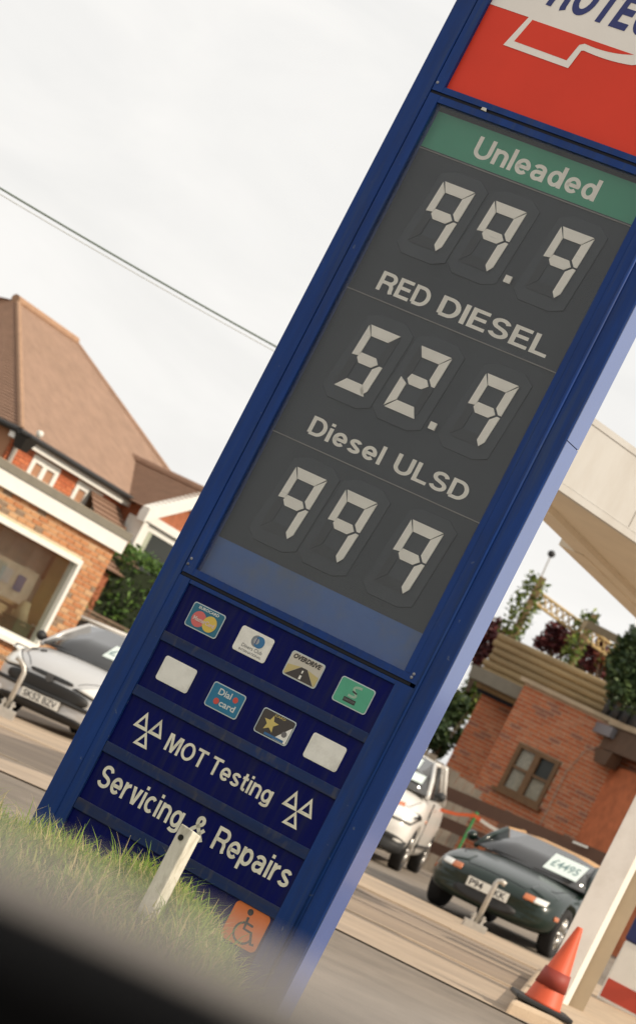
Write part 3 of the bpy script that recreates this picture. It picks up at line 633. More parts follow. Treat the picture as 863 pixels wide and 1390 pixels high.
# things inside the kiosk window
def inside(px, py, y): x, z = KF.hit(px, py, y); return x, z
nb = thing('notice_board', 'wood framed notice board behind the kiosk window', 'board', KF.w(inside(45, 782, 0.40)[0], 0.40, inside(45, 782, 0.40)[1]), KA, None, 1.1)
obj('backing', MB_().box(-1.1, .55, 0, .03, -.42, .62), mat('board_grey', (.5, .46, .40), .8, var=.2, scale=4), nb)
frame4('board_frame', -1.16, .6, -.47, .67, .05, -.02, .02, mat('board_wood', (.42, .30, .17), .6), nb)
for x, z, w_, h_, c in ((.18, .02, .22, .36, (.30, .15, .05)), (-.28, .05, .26, .3, (.55, .50, .44)), (-.3, -.28, .2, .22, (.10, .14, .28)), (-.75, .2, .3, .4, (.48, .45, .42)), (.25, -.33, .25, .12, (.5, .45, .35)), (-.72, -.25, .28, .2, (.42, .45, .5))):
    obj('pinned_sheet', MB_().box(x, x + w_, -.012, -.004, z, z + h_), mat('paper_%.2f_%.2f' % (c[0], c[2]), c, .8), nb)
lx, lz = inside(30, 832, .25)
lamp = thing('desk_lamp', 'cream conical lamp shade standing inside the kiosk window', 'lamp', KF.w(lx, .25, wz0), KA, None, 1.165)
obj('shade', MB_().lathe([(.05, lz - wz0 + .16), (.13, lz - wz0 - .14), (.125, lz - wz0 - .14), (.045, lz - wz0 + .155)], 20, 'z'), mat('shade_cream', (.50, .46, .30), .8), lamp, True)
obj('stem', MB_().tube([(0, 0, .0), (0, 0, lz - wz0 + .1)], .015), M_gap, lamp); obj('base', MB_().lathe([(.09, 0), (.09, .02), (.02, .03)], 16, 'z'), M_gap, lamp)
cx_, cz_ = inside(18, 862, .25)
box = thing('green_crate', 'dark green plastic crate on the kiosk window ledge', 'crate', KF.w(cx_, .25, wz0 - .05), KA, None, 1.165)
obj('tub', MB_().hexa([(-.2, -.09, 0), (.2, -.09, 0), (.2, .09, 0), (-.2, .09, 0), (-.23, -.11, .27), (.23, -.11, .27), (.23, .11, .27), (-.23, .11, .27)]), mat('crate_green', (.03, .10, .05), .6), box)
obj('rim', MB_().box(-.25, .25, -.125, .125, .27, .30), MATS['crate_green'], box)
rx, rz_ = inside(38, 868, .2)
tg = thing('toy_figure', 'small red and white toy figure at the kiosk window corner', 'toy', KF.w(rx, .2, wz0), KA, None, 1.165)
obj('body', MB_().lathe([(.03, 0), (.07, .04), (.06, .14), (.03, .19)], 12, 'z'), mat('toy_red', (.60, .10, .06), .6), tg, True)
obj('head', MB_().lathe([(.01, .18), (.045, .21), (.05, .25), (.02, .29)], 12, 'z'), M_wpaint, tg, True)
obj('interior_shelf', MB_().box(wx0, wx1, .105, .42, wz0 - .10, wz0 - .05), M_wpaint, kiosk)

# ------------------------------------------------------------------ house behind
HA = R(61); he = at(185, 681, 50.0); HF = Frame((he.x, he.y, 0), HA)
house = thing('tiled_house', 'red brick house with steep brown tiled hip roof behind the kiosk', 'house', HF.o, HA)
ze = HF.hit(185, 681)[1]; xeL = HF.hit(20, 578)[0]; xeR = HF.hit(304, 753)[0]
YR = 3.4
xr0, zr = HF.hit(25, 408, YR); xr1, zr1 = HF.hit(101, 462, YR); zr = (zr + zr1) / 2
YB = 2 * YR
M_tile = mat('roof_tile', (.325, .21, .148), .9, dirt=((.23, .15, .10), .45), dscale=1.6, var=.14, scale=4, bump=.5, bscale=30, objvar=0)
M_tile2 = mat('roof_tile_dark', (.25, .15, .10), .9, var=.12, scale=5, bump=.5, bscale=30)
def tiled_slope(name, pa, pb, pc, pd, mt, parent, courses=34, lift=.018, cols=0):
    # pa-pb eave (left,right), pc-pd top (right,left); saw tooth courses
    mb = MB(); pa, pb, pc, pd = map(Vector, (pa, pb, pc, pd)); nrm = (pb - pa).cross(pd - pa).normalized()
    for i in range(courses):
        t0, t1 = i / courses, (i + 1.03) / courses
        l0, r0 = pa.lerp(pd, t0), pb.lerp(pc, t0); l1, r1 = pa.lerp(pd, min(t1, 1)), pb.lerp(pc, min(t1, 1))
        mb.add([l0 + nrm * lift, r0 + nrm * lift, r1, l1, l0, r0], [(0, 1, 2, 3), (4, 5, 1, 0)])
    o = obj(name, mb, mt, parent); return o
roof = tiled_slope('roof', (xeL, -.15, ze), (xeR, -.15, ze), (xr1, YR, zr), (xr0, YR, zr), M_tile, house, 40, .009)
obj('roof_slope', MB_().add([(xeR, -.15, ze), (xeR, YB + .35, ze), (xr1, YR, zr)], [(0, 1, 2)]).add([(xr0, YR, zr), (xr1, YR, zr), (xeR, YB + .35, ze), (xeL - 4, YB + .35, ze)], [(0, 1, 2, 3)]), M_tile, house)
obj('ridge_cap', MB_().tube([(xr0 - .1, YR, zr + .01), (xr1 + .05, YR, zr + .0)], .09, 10), mat('ridge_tile', (.37, .225, .14), .9, var=.15, scale=6), house)
obj('ridge_cap', MB_().tube([(xr1, YR, zr + .0), (xeR, -.15, ze + .02)], .05, 8), M_tile, house)
# hip end on the left, its shade painted in with the darker tile
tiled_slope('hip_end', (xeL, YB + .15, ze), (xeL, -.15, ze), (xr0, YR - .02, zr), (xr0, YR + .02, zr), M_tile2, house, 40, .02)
obj('ridge_cap', MB_().tube([(xr0, YR, zr), (xeL, -.15, ze + .02)], .055, 8), MATS['ridge_tile'], house)
WL = Vector((xeL, -.15, ze))
hw_ = MB_().box(xeL + .15, xeR - .3, .012, .3, -1, ze - .05); hw_.box(xeR - .3, xeR - .01, .3, YB, -1, ze - .05); hw_.box(xeL + .15, xeL + .45, .3, YB, -1, ze - .05)
hwall = obj('wall', hw_, mat('mortar_red', (.40, .21, .12), .95), house)
hb = brick_mats('red_brick', [(.56, .155, .062), (.60, .185, .078), (.50, .135, .055), (.46, .15, .075)])
wins = []
x1a, z1a = HF.hit(49.5, 614.7); x1b, _ = HF.hit(80, 630); _, z1b = HF.hit(63.4, 659)
cxw = (x1a + x1b) / 2; x2 = HF.hit(118, 672)[0]; x1c = HF.hit(60, 637)[0]; ww = max(.9, abs(x1b - x1a))
for cxx in (x1c, x2): wins.append((cxx - ww / 2, cxx + ww / 2, ze - 1.15, ze - .20))
brickwork(hwall, HF, xeL + .15, xeR - .3, ze - 3.2, ze - .10, wins, hb, 0, 8, .9)
for wv in wins:
    fwn = frame4('window', wv[0], wv[1], wv[2], wv[3], .12, -.02, .06, M_wpaint, house)
    mbm = MB_(); xm = (wv[0] + wv[1]) / 2; zm = wv[2] + .55 * (wv[3] - wv[2])
    mbm.box(xm - .07, xm + .07, -.018, .05, wv[2] + .07, wv[3] - .07); mbm.box(wv[0] + .07, xm - .05, -.016, .05, zm - .09, zm + .09); mbm.box(xm + .05, wv[1] - .07, -.016, .05, zm - .09, zm + .09)
    obj('glazing_bar', mbm, M_wpaint, fwn)
    obj('pane', MB_().box(wv[0] + .07, wv[1] - .07, .02, .03, wv[2] + .07, wv[3] - .07), mat('dark_window_glass', (.035, .04, .037), .15, spec=.3), fwn)
    obj('sill', MB_().box(wv[0] - .05, wv[1] + .05, -.12, .01, wv[2] - .07, wv[2] - .002), M_grey, fwn)
M_black = mat('black_gutter', (.018, .016, .014), .45)
obj('gutter', MB_().tube([(xeL - .1, -.20, ze - .02), (0.1, -.20, ze - .02)], .055, 10), M_black, house)
obj('soffit_board', MB_().box(xeL - .05, 0.1, -.15, -.01, ze - .17, ze - .06), M_wpaint, house)
obj('downpipe', MB_().tube([(xeL + .25, -.20, ze - .05), (xeL + .25, -.06, ze - .3), (xeL + .25, -.06, -.5)], .045, 8), mat('pipe_grey', (.42, .38, .33), .5), house)
obj('wing_gutter', MB_().tube([WL + Vector((-.05, 0, -.02)), WL + Vector((-.05, YB, -.02))], .06, 8), M_black, house)
obj('hopper_head', MB_().hexa([(xeL - .05, -.36, ze - .30), (xeL + .15, -.36, ze - .30), (xeL + .15, -.2, ze - .30), (xeL - .05, -.2, ze - .30), (xeL - .12, -.42, ze - .08), (xeL + .22, -.42, ze - .08), (xeL + .22, -.16, ze - .08), (xeL - .12, -.16, ze - .08)]), M_black, house)
obj('security_lamp', MB_().lathe([(.02, .0), (.05, .03), (.065, .09), (.03, .12)], 12, 'z', (xeL + .18, -.40, ze + .02)), mat('lamp_white', (.75, .75, .68), .4), house, True)
# gabled bay on the right of the house
YG = -.55
xa, za = HF.hit(272, 670, YG); xl, zl = HF.hit(199, 686, YG)
xrr = xa + (xa - xl)
bay = obj('bay_wall', MB_().box(xl + .15, xrr - .15, YG + .05, .0, -1, zl - .02).poly_prism([(xl + .2, zl - .02), (xrr - .2, zl - .02), (xa, za - .12)], YG + .052, -.002), mat('bay_brick', (.36, .12, .055), .9, var=.2, scale=9, bump=.4, bscale=40), house)
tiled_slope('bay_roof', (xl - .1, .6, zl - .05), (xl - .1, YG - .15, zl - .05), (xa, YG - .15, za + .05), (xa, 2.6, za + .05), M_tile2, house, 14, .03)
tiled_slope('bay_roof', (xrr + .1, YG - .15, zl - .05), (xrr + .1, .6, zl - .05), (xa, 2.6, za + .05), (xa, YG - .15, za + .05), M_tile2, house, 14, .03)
obj('ridge_cap', MB_().tube([(xa, YG - .15, za + .06), (xa, 2.6, za + .06)], .09, 8), M_tile2, house)
def bar2(p, q, h, y0, y1, mt, name):
    a, b = Vector(p), Vector(q)
    return obj(name, MB_().poly_prism([(a.x, a.y - h), (b.x, b.y - h), (b.x, b.y), (a.x, a.y)], y0, y1), mt, house)
bar2((xl - .12, zl - .03), (xa, za + .06), .26, YG - .18, YG - .02, M_wpaint, 'bargeboard'); bar2((xa + .002, za + .06), (xrr + .12, zl - .03), .26, YG - .176, YG - .022, M_wpaint, 'bargeboard')
obj('bay_beam', MB_().box(xl - .05, xrr + .05, YG - .10, YG + .045, zl - .24, zl - .10), M_wpaint, house)
obj('corner_board', MB_().box(xl + .10, xl + .27, YG - .06, YG + .3, -1, zl - .245), M_wpaint, house)
bw = frame4('bay_window', xl + .34, xrr - .4, -.2, zl - .28, .09, YG - .02, YG + .049, M_wpaint, house)
obj('pane', MB_().box(xl + .43, xrr - .49, YG + .0, YG + .01, -.11, zl - .37), MATS['dark_window_glass'], bw)
obj('curtain', MB_().box(xl + .435, xl + .60, YG - .012, YG - .004, -.10, zl - .375), mat('curtain_pale', (.40, .42, .32), .9), bw)
obj('panelling', MB_().box(xl + .275, xl + .34, YG - .01, YG + .048, -1, zl - .245).box(xl + .34, xrr - .4, YG - .008, YG + .047, zl - .279, zl - .245), M_wpaint, house)
# lean-to roof left of the bay
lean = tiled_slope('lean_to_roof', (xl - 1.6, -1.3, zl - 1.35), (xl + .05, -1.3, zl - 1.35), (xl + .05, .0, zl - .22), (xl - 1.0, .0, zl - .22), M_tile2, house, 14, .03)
obj('lean_to_wall', MB_().box(xl - 1.5, xl, -1.15, .0, -1, zl - 1.4), MATS['bay_brick'], house)

# ------------------------------------------------------------------ foliage
def leaf_cloud(n, fn, size, seed, mats_w):
    rg = random.Random(seed); mb = MB()
    for _ in range(n):
        p, sc = fn(rg)
        if p is None: continue
        a = Vector((rg.gauss(0, 1), rg.gauss(0, 1), rg.gauss(0, .6))).normalized(); b = a.orthogonal().normalized(); b.rotate(Matrix.Rotation(rg.uniform(0, 6.28), 3, a)); s_ = size * sc * rg.uniform(.6, 1.4)
        p = Vector(p); mb.add([p - a * s_, p + b * s_ * .45, p + a * s_, p - b * s_ * .45], [(0, 1, 2, 3)], rg.choices(range(len(mats_w)), mats_w)[0])
    return mb
def clumpy(center, rad, seed, nc=14):
    rg0 = random.Random(seed); c = Vector(center); cl = []
    for _ in range(nc):
        d = Vector((rg0.gauss(0, 1), rg0.gauss(0, 1), rg0.gauss(0, 1))).normalized() * rg0.uniform(.3, .85)
        cl.append((Vector((d.x * rad[0], d.y * rad[1], d.z * rad[2])), rg0.uniform(.25, .48)))
    def fn(rg):
        q, r = rg.choice(cl); d = Vector((rg.gauss(0, 1), rg.gauss(0, 1), rg.gauss(0, 1))).normalized() * (rg.random() ** .4)
        return c + q + Vector((d.x * rad[0], d.y * rad[1], d.z * rad[2])) * r, 1
    return fn
M_bark = mat('bark', (.10, .07, .045), .9, var=.3, scale=8, bump=.5, bscale=20)
def leafmats(n, cols): return [mat('%s_%d' % (n, i), c, .55, spec=.3) for i, c in enumerate(cols)]
G_hedge = leafmats('hedge_leaf', [(.065, .13, .022), (.11, .19, .035), (.04, .085, .016)])
G_red = leafmats('acer_leaf', [(.085, .016, .018), (.13, .025, .022), (.05, .012, .016)])
G_vine = leafmats('vine_leaf', [(.10, .15, .025), (.17, .21, .04), (.06, .10, .02)])
G_dark = leafmats('shrub_leaf', [(.05, .085, .03), (.085, .125, .04), (.03, .055, .02)])
# hedge
hgA = at(118, 838, 48); hgf = Frame((hgA.x, hgA.y, 0), R(20))
hedge = thing('clipped_hedge', 'dark green clipped hedge below the white bay window', 'hedge', hgf.o, R(20))
hz0, hz1 = gz(-2.5), hgf.hit(185, 760)[1]
def hedge_fn(rg):
    x, y, z = rg.uniform(-2, 3.6), rg.uniform(0, 1.1), rg.uniform(hz0, hz1)
    k = rg.randrange(3)
    if k == 0: y = rg.uniform(-.06, .12)
    elif k == 1: z = hz1 + rg.gauss(0, .07)
    z += .10 * math.sin(3 * x) * (z > hz1 - .3); y += .07 * math.sin(5 * x + 4 * z)
    return (x, y, z), 1
obj('foliage', leaf_cloud(9000, hedge_fn, .055, 11, (4, 3, 3)), G_hedge, hedge)
obj('stems', MB_().box(-1.9, 3.5, .15, 1.0, hz0, hz1 - .12), mat('hedge_core', (.02, .03, .01), .95), hedge)
# fence below the hedge
fA = at(120, 828, 46.6); ff = Frame((fA.x, fA.y, 0), R(14)); fz = ff.hit(150, 846)[1]
fence = thing('timber_fence', 'low brown timber board fence in front of the hedge', 'fence', ff.o, R(14))
M_fb = mat('fence_brown', (.22, .15, .10), .85, var=.2, scale=6, bump=.3, bscale=30, objvar=.12)
for i in range(30): obj('board', MB_().box(-1.6 + i * .15, -1.6 + i * .15 + .142, 0, .02, gz(-2), fz + random.uniform(-.01, .01)), M_fb, fence)
obj('cap_rail', MB_().box(-1.62, 2.9, -.03, .05, fz + .012, fz + .05), M_fb, fence)

# ================================================================== CARS
def car_mat(n, col, metal=0.0, rough=.3): return mat(n, col, rough, metal, var=.03, scale=2, coat=.4, spec=.4)
M_cglass = mat('car_glass', (.065, .066, .068), .05, spec=.6, coat=.3)
M_tyre = mat('tyre_rubber', (.016, .015, .015), .85)
M_rim = mat('alloy_rim', (.45, .43, .40), .35, .8)
M_plastic = mat('black_plastic', (.02, .02, .02), .6)
M_lens = mat('headlamp_lens', (.78, .77, .72), .12, .1, coat=1)
M_amber = mat('amber_lens', (.50, .15, .05), .2, coat=.6)
M_plate = mat('number_plate', (.86, .84, .76), .5)
M_plate_ink = mat('plate_ink', (.015, .015, .02), .5)
M_chrome = mat('chrome', (.6, .6, .58), .15, 1)
from mathutils.bvhtree import BVHTree
BVH = {}
CABIN = {}
def car(name, label, group, S, front, heading):
    """S: spec; local x: backwards from the nose is negative; front = world point of nose centre on ground"""
    t = thing(name, label, 'car', front, 0, group)
    n = Vector((-.045, 0, 1)).normalized() if front.x > 0 else Vector((-.06, 0, 1)).normalized()
    f = Vector((-math.sin(heading), -math.cos(heading), 0)); f = (f - n * f.dot(n)).normalized(); l = n.cross(f)
    mm = Matrix((f, l, n)).transposed().to_4x4(); mm.translation = front; t.matrix_world = mm
    HW = S['w'] / 2; Ln = S['l']
    # body loft
    sts = S['stations']; mb = MB(); ring = None; npts = 0
    for (x, zb, zs, zt, hw, bow) in sts:
        half = [(0, zb), (.60, zb), (.90, zb + .03), (.985, zb + .28 * (zs - zb)), (1.0, zb + .62 * (zs - zb)), (.965, zs), (.82, zs + .62 * (zt - zs)), (.45, zs + .93 * (zt - zs)), (0, zt)]
        pts = [(a * hw, z) for a, z in half] + [(-a * hw, z) for a, z in half[-2:0:-1]]
        npts = len(pts); mb.v += [(x - bow * (abs(y) / HW) ** 2, y, z) for y, z in pts]
    for i in range(len(sts) - 1):
        for k in range(npts): mb.f.append((i * npts + k, i * npts + (k + 1) % npts, (i + 1) * npts + (k + 1) % npts, (i + 1) * npts + k)); mb.m.append(0)
    mb.f.append(tuple(range(npts))); mb.m.append(0); e = (len(sts) - 1) * npts; mb.f.append(tuple(e + k for k in range(npts))); mb.m.append(0)
    body = obj('body', mb, S['paint'], None, True)
    ss = body.modifiers.new('s', 'SUBSURF'); ss.levels = 2; ss.render_levels = 2; bake(body)
    wr = S['wr']; cuts = []
    for wx in S['axles']:
        for sd_ in (1, -1):
            c = obj('c', MB_().lathe([(wr + .055, HW - .26), (wr + .055, HW + .2)] if sd_ > 0 else [(wr + .055, -HW - .2), (wr + .055, -HW + .26)], 28, 'y', (wx, 0, wr)), M_plastic)
            bo = body.modifiers.new('b', 'BOOLEAN'); bo.object = c; bo.operation = 'DIFFERENCE'; bo.solver = 'EXACT'; cuts.append(c)
    bake(body)
    for c in cuts: bpy.data.objects.remove(c)
    for p in body.data.polygons: p.use_smooth = True
    body.parent = t
    BVH[t.name] = BVHTree.FromPolygons([v.co.copy() for v in body.data.vertices], [tuple(p.vertices) for p in body.data.polygons])
    # greenhouse
    G = S['cabin']; (xA, zA, wA), (xB, zB, wB), (xC, zC, wC), (xD, zD, wD) = G
    CABIN[t.name] = G
    def cab(mb, x, z, wdt, crown): return [(x - .10 * 0, -wdt, z - crown), (x + .06, -wdt * .5, z), (x + .08, 0, z), (x + .06, wdt * .5, z), (x, wdt, z - crown)]
    A, B_, Cc, Dd = cab(mb, xA, zA, wA, .0), cab(mb, xB, zB, wB, .035), [(x - .1, y, z) for x, y, z in cab(mb, xC, zC, wC, .035)], [(x - .12, y, z) for x, y, z in cab(mb, xD, zD, wD, .0)]
    def sheet(name, P, Q, mt, par, off=0): 
        o = obj(name, MB_().add(list(P) + list(Q), [(i, i + 1, i + 1 + len(P), i + len(P)) for i in range(len(P) - 1)]), mt, par, True)
        so2 = o.modifiers.new('t', 'SOLIDIFY'); so2.thickness = .02; so2.offset = 0; return o
    sheet('windscreen', A, B_, M_cglass, t)
    sheet('roof', B_, Cc, S.get('roofmat', S['paint']), t)
    sheet('rear_window', Cc, Dd, M_cglass, t)
    for sd_, idx in ((1, 4), (-1, 0)):
        a, b, c, d = (Vector(q[idx]) for q in (A, B_, Cc, Dd))
        sw = obj('side_window', MB_().add([a, b, c, d], [(0, 1, 2, 3)]), M_cglass, t)
        rt = .032
        obj('pillar', MB_().tube([a + Vector((0, 0, -.02)), a.lerp(b, .5) + Vector((.012, sd_ * .012, .01)), b], rt, 8), S['paint'], t, True)
        obj('pillar', MB_().tube([c, d + Vector((0, 0, -.02))], rt * 1.6, 8), S.get('roofmat', S['paint']), t, True)
        obj('roof_rail', MB_().tube([b, c], rt, 8), S.get('roofmat', S['paint']), t, True)
        if S.get('bpillar'):
            k = S['bpillar']; obj('pillar', MB_().tube([b.lerp(c, k), a.lerp(d, k)], rt * .9, 8), M_plastic, t, True)
        mpos = Vector((xA - .28, sd_ * (HW - .02), zA + .06))
        mir = obj('door_mirror', MB_().lathe([(.02, 0), (.060, .012), (.068, .05), (.045, .10), (.01, .12)], 14, 'x', mpos + Vector((0, sd_ * .07, .01))), S.get('mirror', M_plastic), t, True)
        obj('mirror_arm', MB_().tube([mpos + Vector((.02, -sd_ * .03, 0)), mpos + Vector((.03, sd_ * .05, .01))], .022, 6), M_plastic, mir)
        obj('door_handle', MB_().box(S['axles'][0] - 1.35, S['axles'][0] - 1.18, sd_ * HW * .985 - .012, sd_ * HW * .985 + .012, zA - .14, zA - .11), S['paint'], t)
        obj('door_seam', MB_().box(S['axles'][0] - .52, S['axles'][0] - .512, sd_ * HW * .99 - .012, sd_ * HW * .99 + .009, .30, zA - .06), M_plastic, t)
    # wheels
    for wx in S['axles']:
        for sd_ in (1, -1):
            yo = sd_ * (HW - .03); inn = sd_ * (HW - .21)
            wh = obj('wheel', MB_().lathe([(wr * .64, inn), (wr * .94, inn), (wr, inn + sd_ * .03), (wr, yo - sd_ * .03), (wr * .95, yo), (wr * .68, yo - sd_ * .005), (wr * .64, yo - sd_ * .03)], 28, 'y', (wx, 0, wr)), M_tyre, t, True)
            rm = MB_().lathe([(wr * .66, yo - sd_ * .02), (wr * .64, yo - sd_ * .008), (wr * .58, yo - sd_ * .03), (wr * .56, yo - sd_ * .06), (.02, yo - sd_ * .065)], 28, 'y', (wx, 0, wr))
            for k in range(5 if S.get('spokes', 5) == 5 else 7):
                a = 2 * math.pi * k / S.get('spokes', 5); ca, sa = math.cos(a), math.sin(a)
                rm.tube([(wx + ca * .03, yo - sd_ * .015, wr + sa * .03), (wx + ca * wr * .6, yo - sd_ * .018, wr + sa * wr * .6)], [.045, .028], 6)
            obj('rim', rm, M_rim, wh, True)
    # number plate
    pz, pxf = S['plate']
    pl = obj('number_plate', MB_().box(pxf, pxf + .015, -.26, .26, pz - .0555, pz + .0555), M_plate, t)
    if not S['reg'].strip(): return t
    wds = S['reg'].split(); span = [(-.23, .005), (.045, .23)]
    for wd_, (ya, yb) in zip(wds, span):
        vs, fs = text_mesh(wd_, .012); mn = min(p.x for p in vs); mxx = max(p.x for p in vs)
        if wd_ == 'P94': yb = -.06
        obj('registration', MB_().add([(pxf + .018, ya + (p.x - mn) * (yb - ya) / (mxx - mn), pz - .038 + p.y * .080 / .73) for p in vs], fs), M_plate_ink, pl)
    return t
def surround(t, vs, nq, fs):
    c = vs[-1]; vv = [c + (v - c) * 1.16 for v in vs]
    o = obj('lamp_surround', MB_().add(vv, fs), M_plastic, t, True); m_ = o.modifiers.new('t', 'SOLIDIFY'); m_.thickness = .02; m_.offset = 0
def surf_patch(t, name, mt, pts, thick=.02, mode='x'):   # polygon laid on the car body surface
    P = [Vector(p) for p in pts]; c = sum(P, Vector()) / len(P); n = len(P); bv = BVH[t.name]
    # densify the outline
    Q = []
    for i in range(n):
        a, b = P[i], P[(i + 1) % n]; m_ = max(1, int((b - a).length / .05)); Q += [a.lerp(b, k / m_) for k in range(m_)]
    rings = [1, .75, .5, .25]; vs = [c.lerp(q_, r) for r in rings for q_ in Q] + [c.copy()]; nq = len(Q)
    for v in vs:
        if mode == 'x': hit = bv.ray_cast(Vector((1.0, v.y, v.z)), Vector((-1, 0, 0)))[0]; 
        elif mode == 'z': hit = bv.ray_cast(Vector((v.x, v.y, 2.5)), Vector((0, 0, -1)))[0]
        else: hit = bv.ray_cast(Vector((v.x, math.copysign(2, v.y), v.z)), Vector((0, -math.copysign(1, v.y), 0)))[0]
        if hit is not None:
            if mode == 'x' and abs(hit.x - v.x) < .5: v.x = hit.x
            elif mode == 'z': v.z = hit.z
            elif mode == 'y': v.y = hit.y
    fs = [(r * nq + i, r * nq + (i + 1) % nq, (r + 1) * nq + (i + 1) % nq, (r + 1) * nq + i) for r in range(3) for i in range(nq)] + [(3 * nq + i, 3 * nq + (i + 1) % nq, 4 * nq) for i in range(nq)]
    if name == 'headlamp': surround(t, vs, nq, fs)
    o = obj(name, MB_().add(vs, fs), mt, t, True); m_ = o.modifiers.new('t', 'SOLIDIFY'); m_.thickness = thick; m_.offset = 0; return o
def seam(t, pts, mode, mt=None):      # shut line following the body surface
    bv = BVH[t.name]; out = []
    for a, b in zip(pts[:-1], pts[1:]):
        a, b = Vector(a), Vector(b)
        for k in range(8):
            v = a.lerp(b, k / 7)
            hit = bv.ray_cast(Vector((v.x, v.y, 2.5)), Vector((0, 0, -1)))[0] if mode == 'z' else bv.ray_cast(Vector((1, v.y, v.z)), Vector((-1, 0, 0)))[0]
            if hit is not None: out.append(hit)
    if len(out) > 2: obj('shut_line', MB_().tube(out, .0055, 5), mt or M_gap, t)
def ell(cx, cy_, rx_, rz, x, bow, HW, n=16, sq=2.0):
    pts = []
    for k in range(n):
        a = 2 * math.pi * k / n; c, s_ = math.cos(a), math.sin(a)
        y = cx + rx_ * math.copysign(abs(c) ** (2 / sq), c); z = cy_ + rz * math.copysign(abs(s_) ** (2 / sq), s_)
        pts.append((x - bow * (abs(y) / HW) ** 2, y, z))
    return pts
def placard(t, y0, y1, f0, f1, body):     # sheet fixed on the windscreen between fractions f0..f1 of its rake
    A, B_ = CABIN[t.name][0], CABIN[t.name][1]
    def W(y, f, off):
        x = A[0] + (B_[0] - A[0]) * f + .07; z = A[1] + (B_[1] - A[1]) * f; rk = Vector((B_[0] - A[0], 0, B_[1] - A[1])).normalized(); nn_ = Vector((rk.z, 0, -rk.x))
        return Vector((x, y, z)) + nn_ * off
    c = [(y0, f0), (y1, f0), (y1, f1), (y0, f1)]
    o = obj('window_placard', MB_().hexa([W(y, f, .016) for y, f in c] + [W(y, f, .022) for y, f in c]), mat('placard_white', (.66, .74, .70), .6), t)
    if body:
        vs, fs = text_mesh(body, .012); mn = min(q.x for q in vs); mxx = max(q.x for q in vs)
        obj('price_writing', MB_().add([W(y0 + (y1 - y0) * (.1 + .8 * (q.x - mn) / (mxx - mn)), f0 + (f1 - f0) * (.28 + .62 * q.y), .025) for q in vs], fs), mat('marker_ink', (.16, .24, .24), .6), o)
    return o

# --- green roadster
S = dict(w=1.675, l=3.95, wr=.30, axles=(-.78, -3.04), paint=car_mat('racing_green_paint', (.0035, .014, .0085)), roofmat=mat('tan_soft_top', (.46, .27, .13), .8), bpillar=None,
  stations=[(0.0, .26, .46, .50, .60, .10), (-.04, .20, .52, .60, .74, .22), (-.25, .19, .60, .71, .81, .20), (-.78, .19, .69, .80, .835, .05), (-1.35, .19, .74, .86, .83, 0), (-2.4, .19, .76, .84, .825, 0), (-3.1, .20, .78, .86, .83, 0), (-3.7, .24, .74, .84, .79, .0), (-3.95, .34, .62, .70, .66, .0)],
  cabin=((-1.36, .84, .73), (-1.92, 1.19, .61), (-2.50, 1.22, .60), (-2.98, .88, .68)), plate=(.44, -.015), reg='P94  JKK', spokes=7, mirror=car_mat('racing_green_paint', (.012, .03, .022)))
p = at(664, 1206, 32.0); fp = Vector((p.x, p.y, gz(p.x)))
mx5 = car('roadster', 'dark green two seat roadster with tan soft top and price placard in windscreen', 'cars for sale on the forecourt', S, fp, R(22))
surf_patch(mx5, 'air_intake', M_plastic, ell(0, .325, .40, .065, .005, .20, .84, 20, 2.6), .05)
for s_ in (1, -1):
    surf_patch(mx5, 'indicator_lamp', M_amber, [(.005 - .22 * (a / .84) ** 2 - .008, s_ * a, z) for a, z in ((.40, .515), (.52, .515), (.52, .575), (.40, .575))], .04)
    surf_patch(mx5, 'side_lamp', M_lens, [(.008 - .22 * (a / .84) ** 2 - .01, s_ * a, z) for a, z in ((.525, .515), (.66, .522), (.66, .578), (.525, .575))], .04)
    surf_patch(mx5, 'headlamp_cover', S['paint'], [(x, s_ * y, z) for x, y, z in ((-.22, .40, .700), (-.22, .66, .675), (-.50, .70, .735), (-.50, .40, .765))], .016, 'z')
    surf_patch(mx5, 'side_repeater', M_amber, [(x, s_ * .835, z) for x, z in ((-.33, .42), (-.43, .42), (-.43, .47), (-.33, .47))], .03, 'y')
for s_ in (1, -1): seam(mx5, [(-.16, s_ * .36, 0), (-.6, s_ * .60, 0), (-1.30, s_ * .66, 0)], 'z')
seam(mx5, [(-.16, -.36, 0), (-.13, 0, 0), (-.16, .36, 0)], 'z')
placard(mx5, .12, .56, .18, .78, '£4495')
obj('tax_disc', MB_().lathe([(.04, 0), (.04, .01)], 14, 'x', (-1.80, .50, 1.10)), mat('tax_blue', (.10, .30, .55), .5), mx5)
for s_ in (-.25, .30): obj('wiper', MB_().tube([(-1.30, s_ - .25, .865), (-1.36, s_ + .22, .885)], .012, 6), M_plastic, mx5)

# --- silver hatchback on the left
SILV = car_mat('silver_paint', (.55, .54, .525), .25, .32)
S = dict(w=1.66, l=3.83, wr=.30, axles=(-.80, -3.24), paint=SILV, bpillar=.55,
  stations=[(0.0, .24, .50, .54, .62, .08), (-.03, .18, .60, .66, .75, .20), (-.22, .18, .70, .80, .81, .22), (-.80, .18, .82, .93, .83, .10), (-1.15, .18, .88, .98, .83, .02), (-2.2, .18, .92, .98, .83, 0), (-3.2, .19, .94, 1.0, .82, 0), (-3.70, .24, .90, .96, .77, 0), (-3.83, .34, .72, .78, .68, 0)],
  cabin=((-1.02, .95, .73), (-1.80, 1.40, .58), (-3.05, 1.42, .57), (-3.62, .98, .68)), plate=(.33, .012), reg='SK52 BZV')
p = at(55, 954, 33.6); fp = Vector((p.x, p.y, gz(p.x)))
h206 = car('silver_hatchback', 'silver three door hatchback with lion badge parked left of the blue sign', 'cars for sale on the forecourt', S, fp, R(20))
surf_patch(h206, 'grille_opening', M_plastic, ell(0, .490, .56, .085, .012, .20, .83, 24, 3.2), .05)
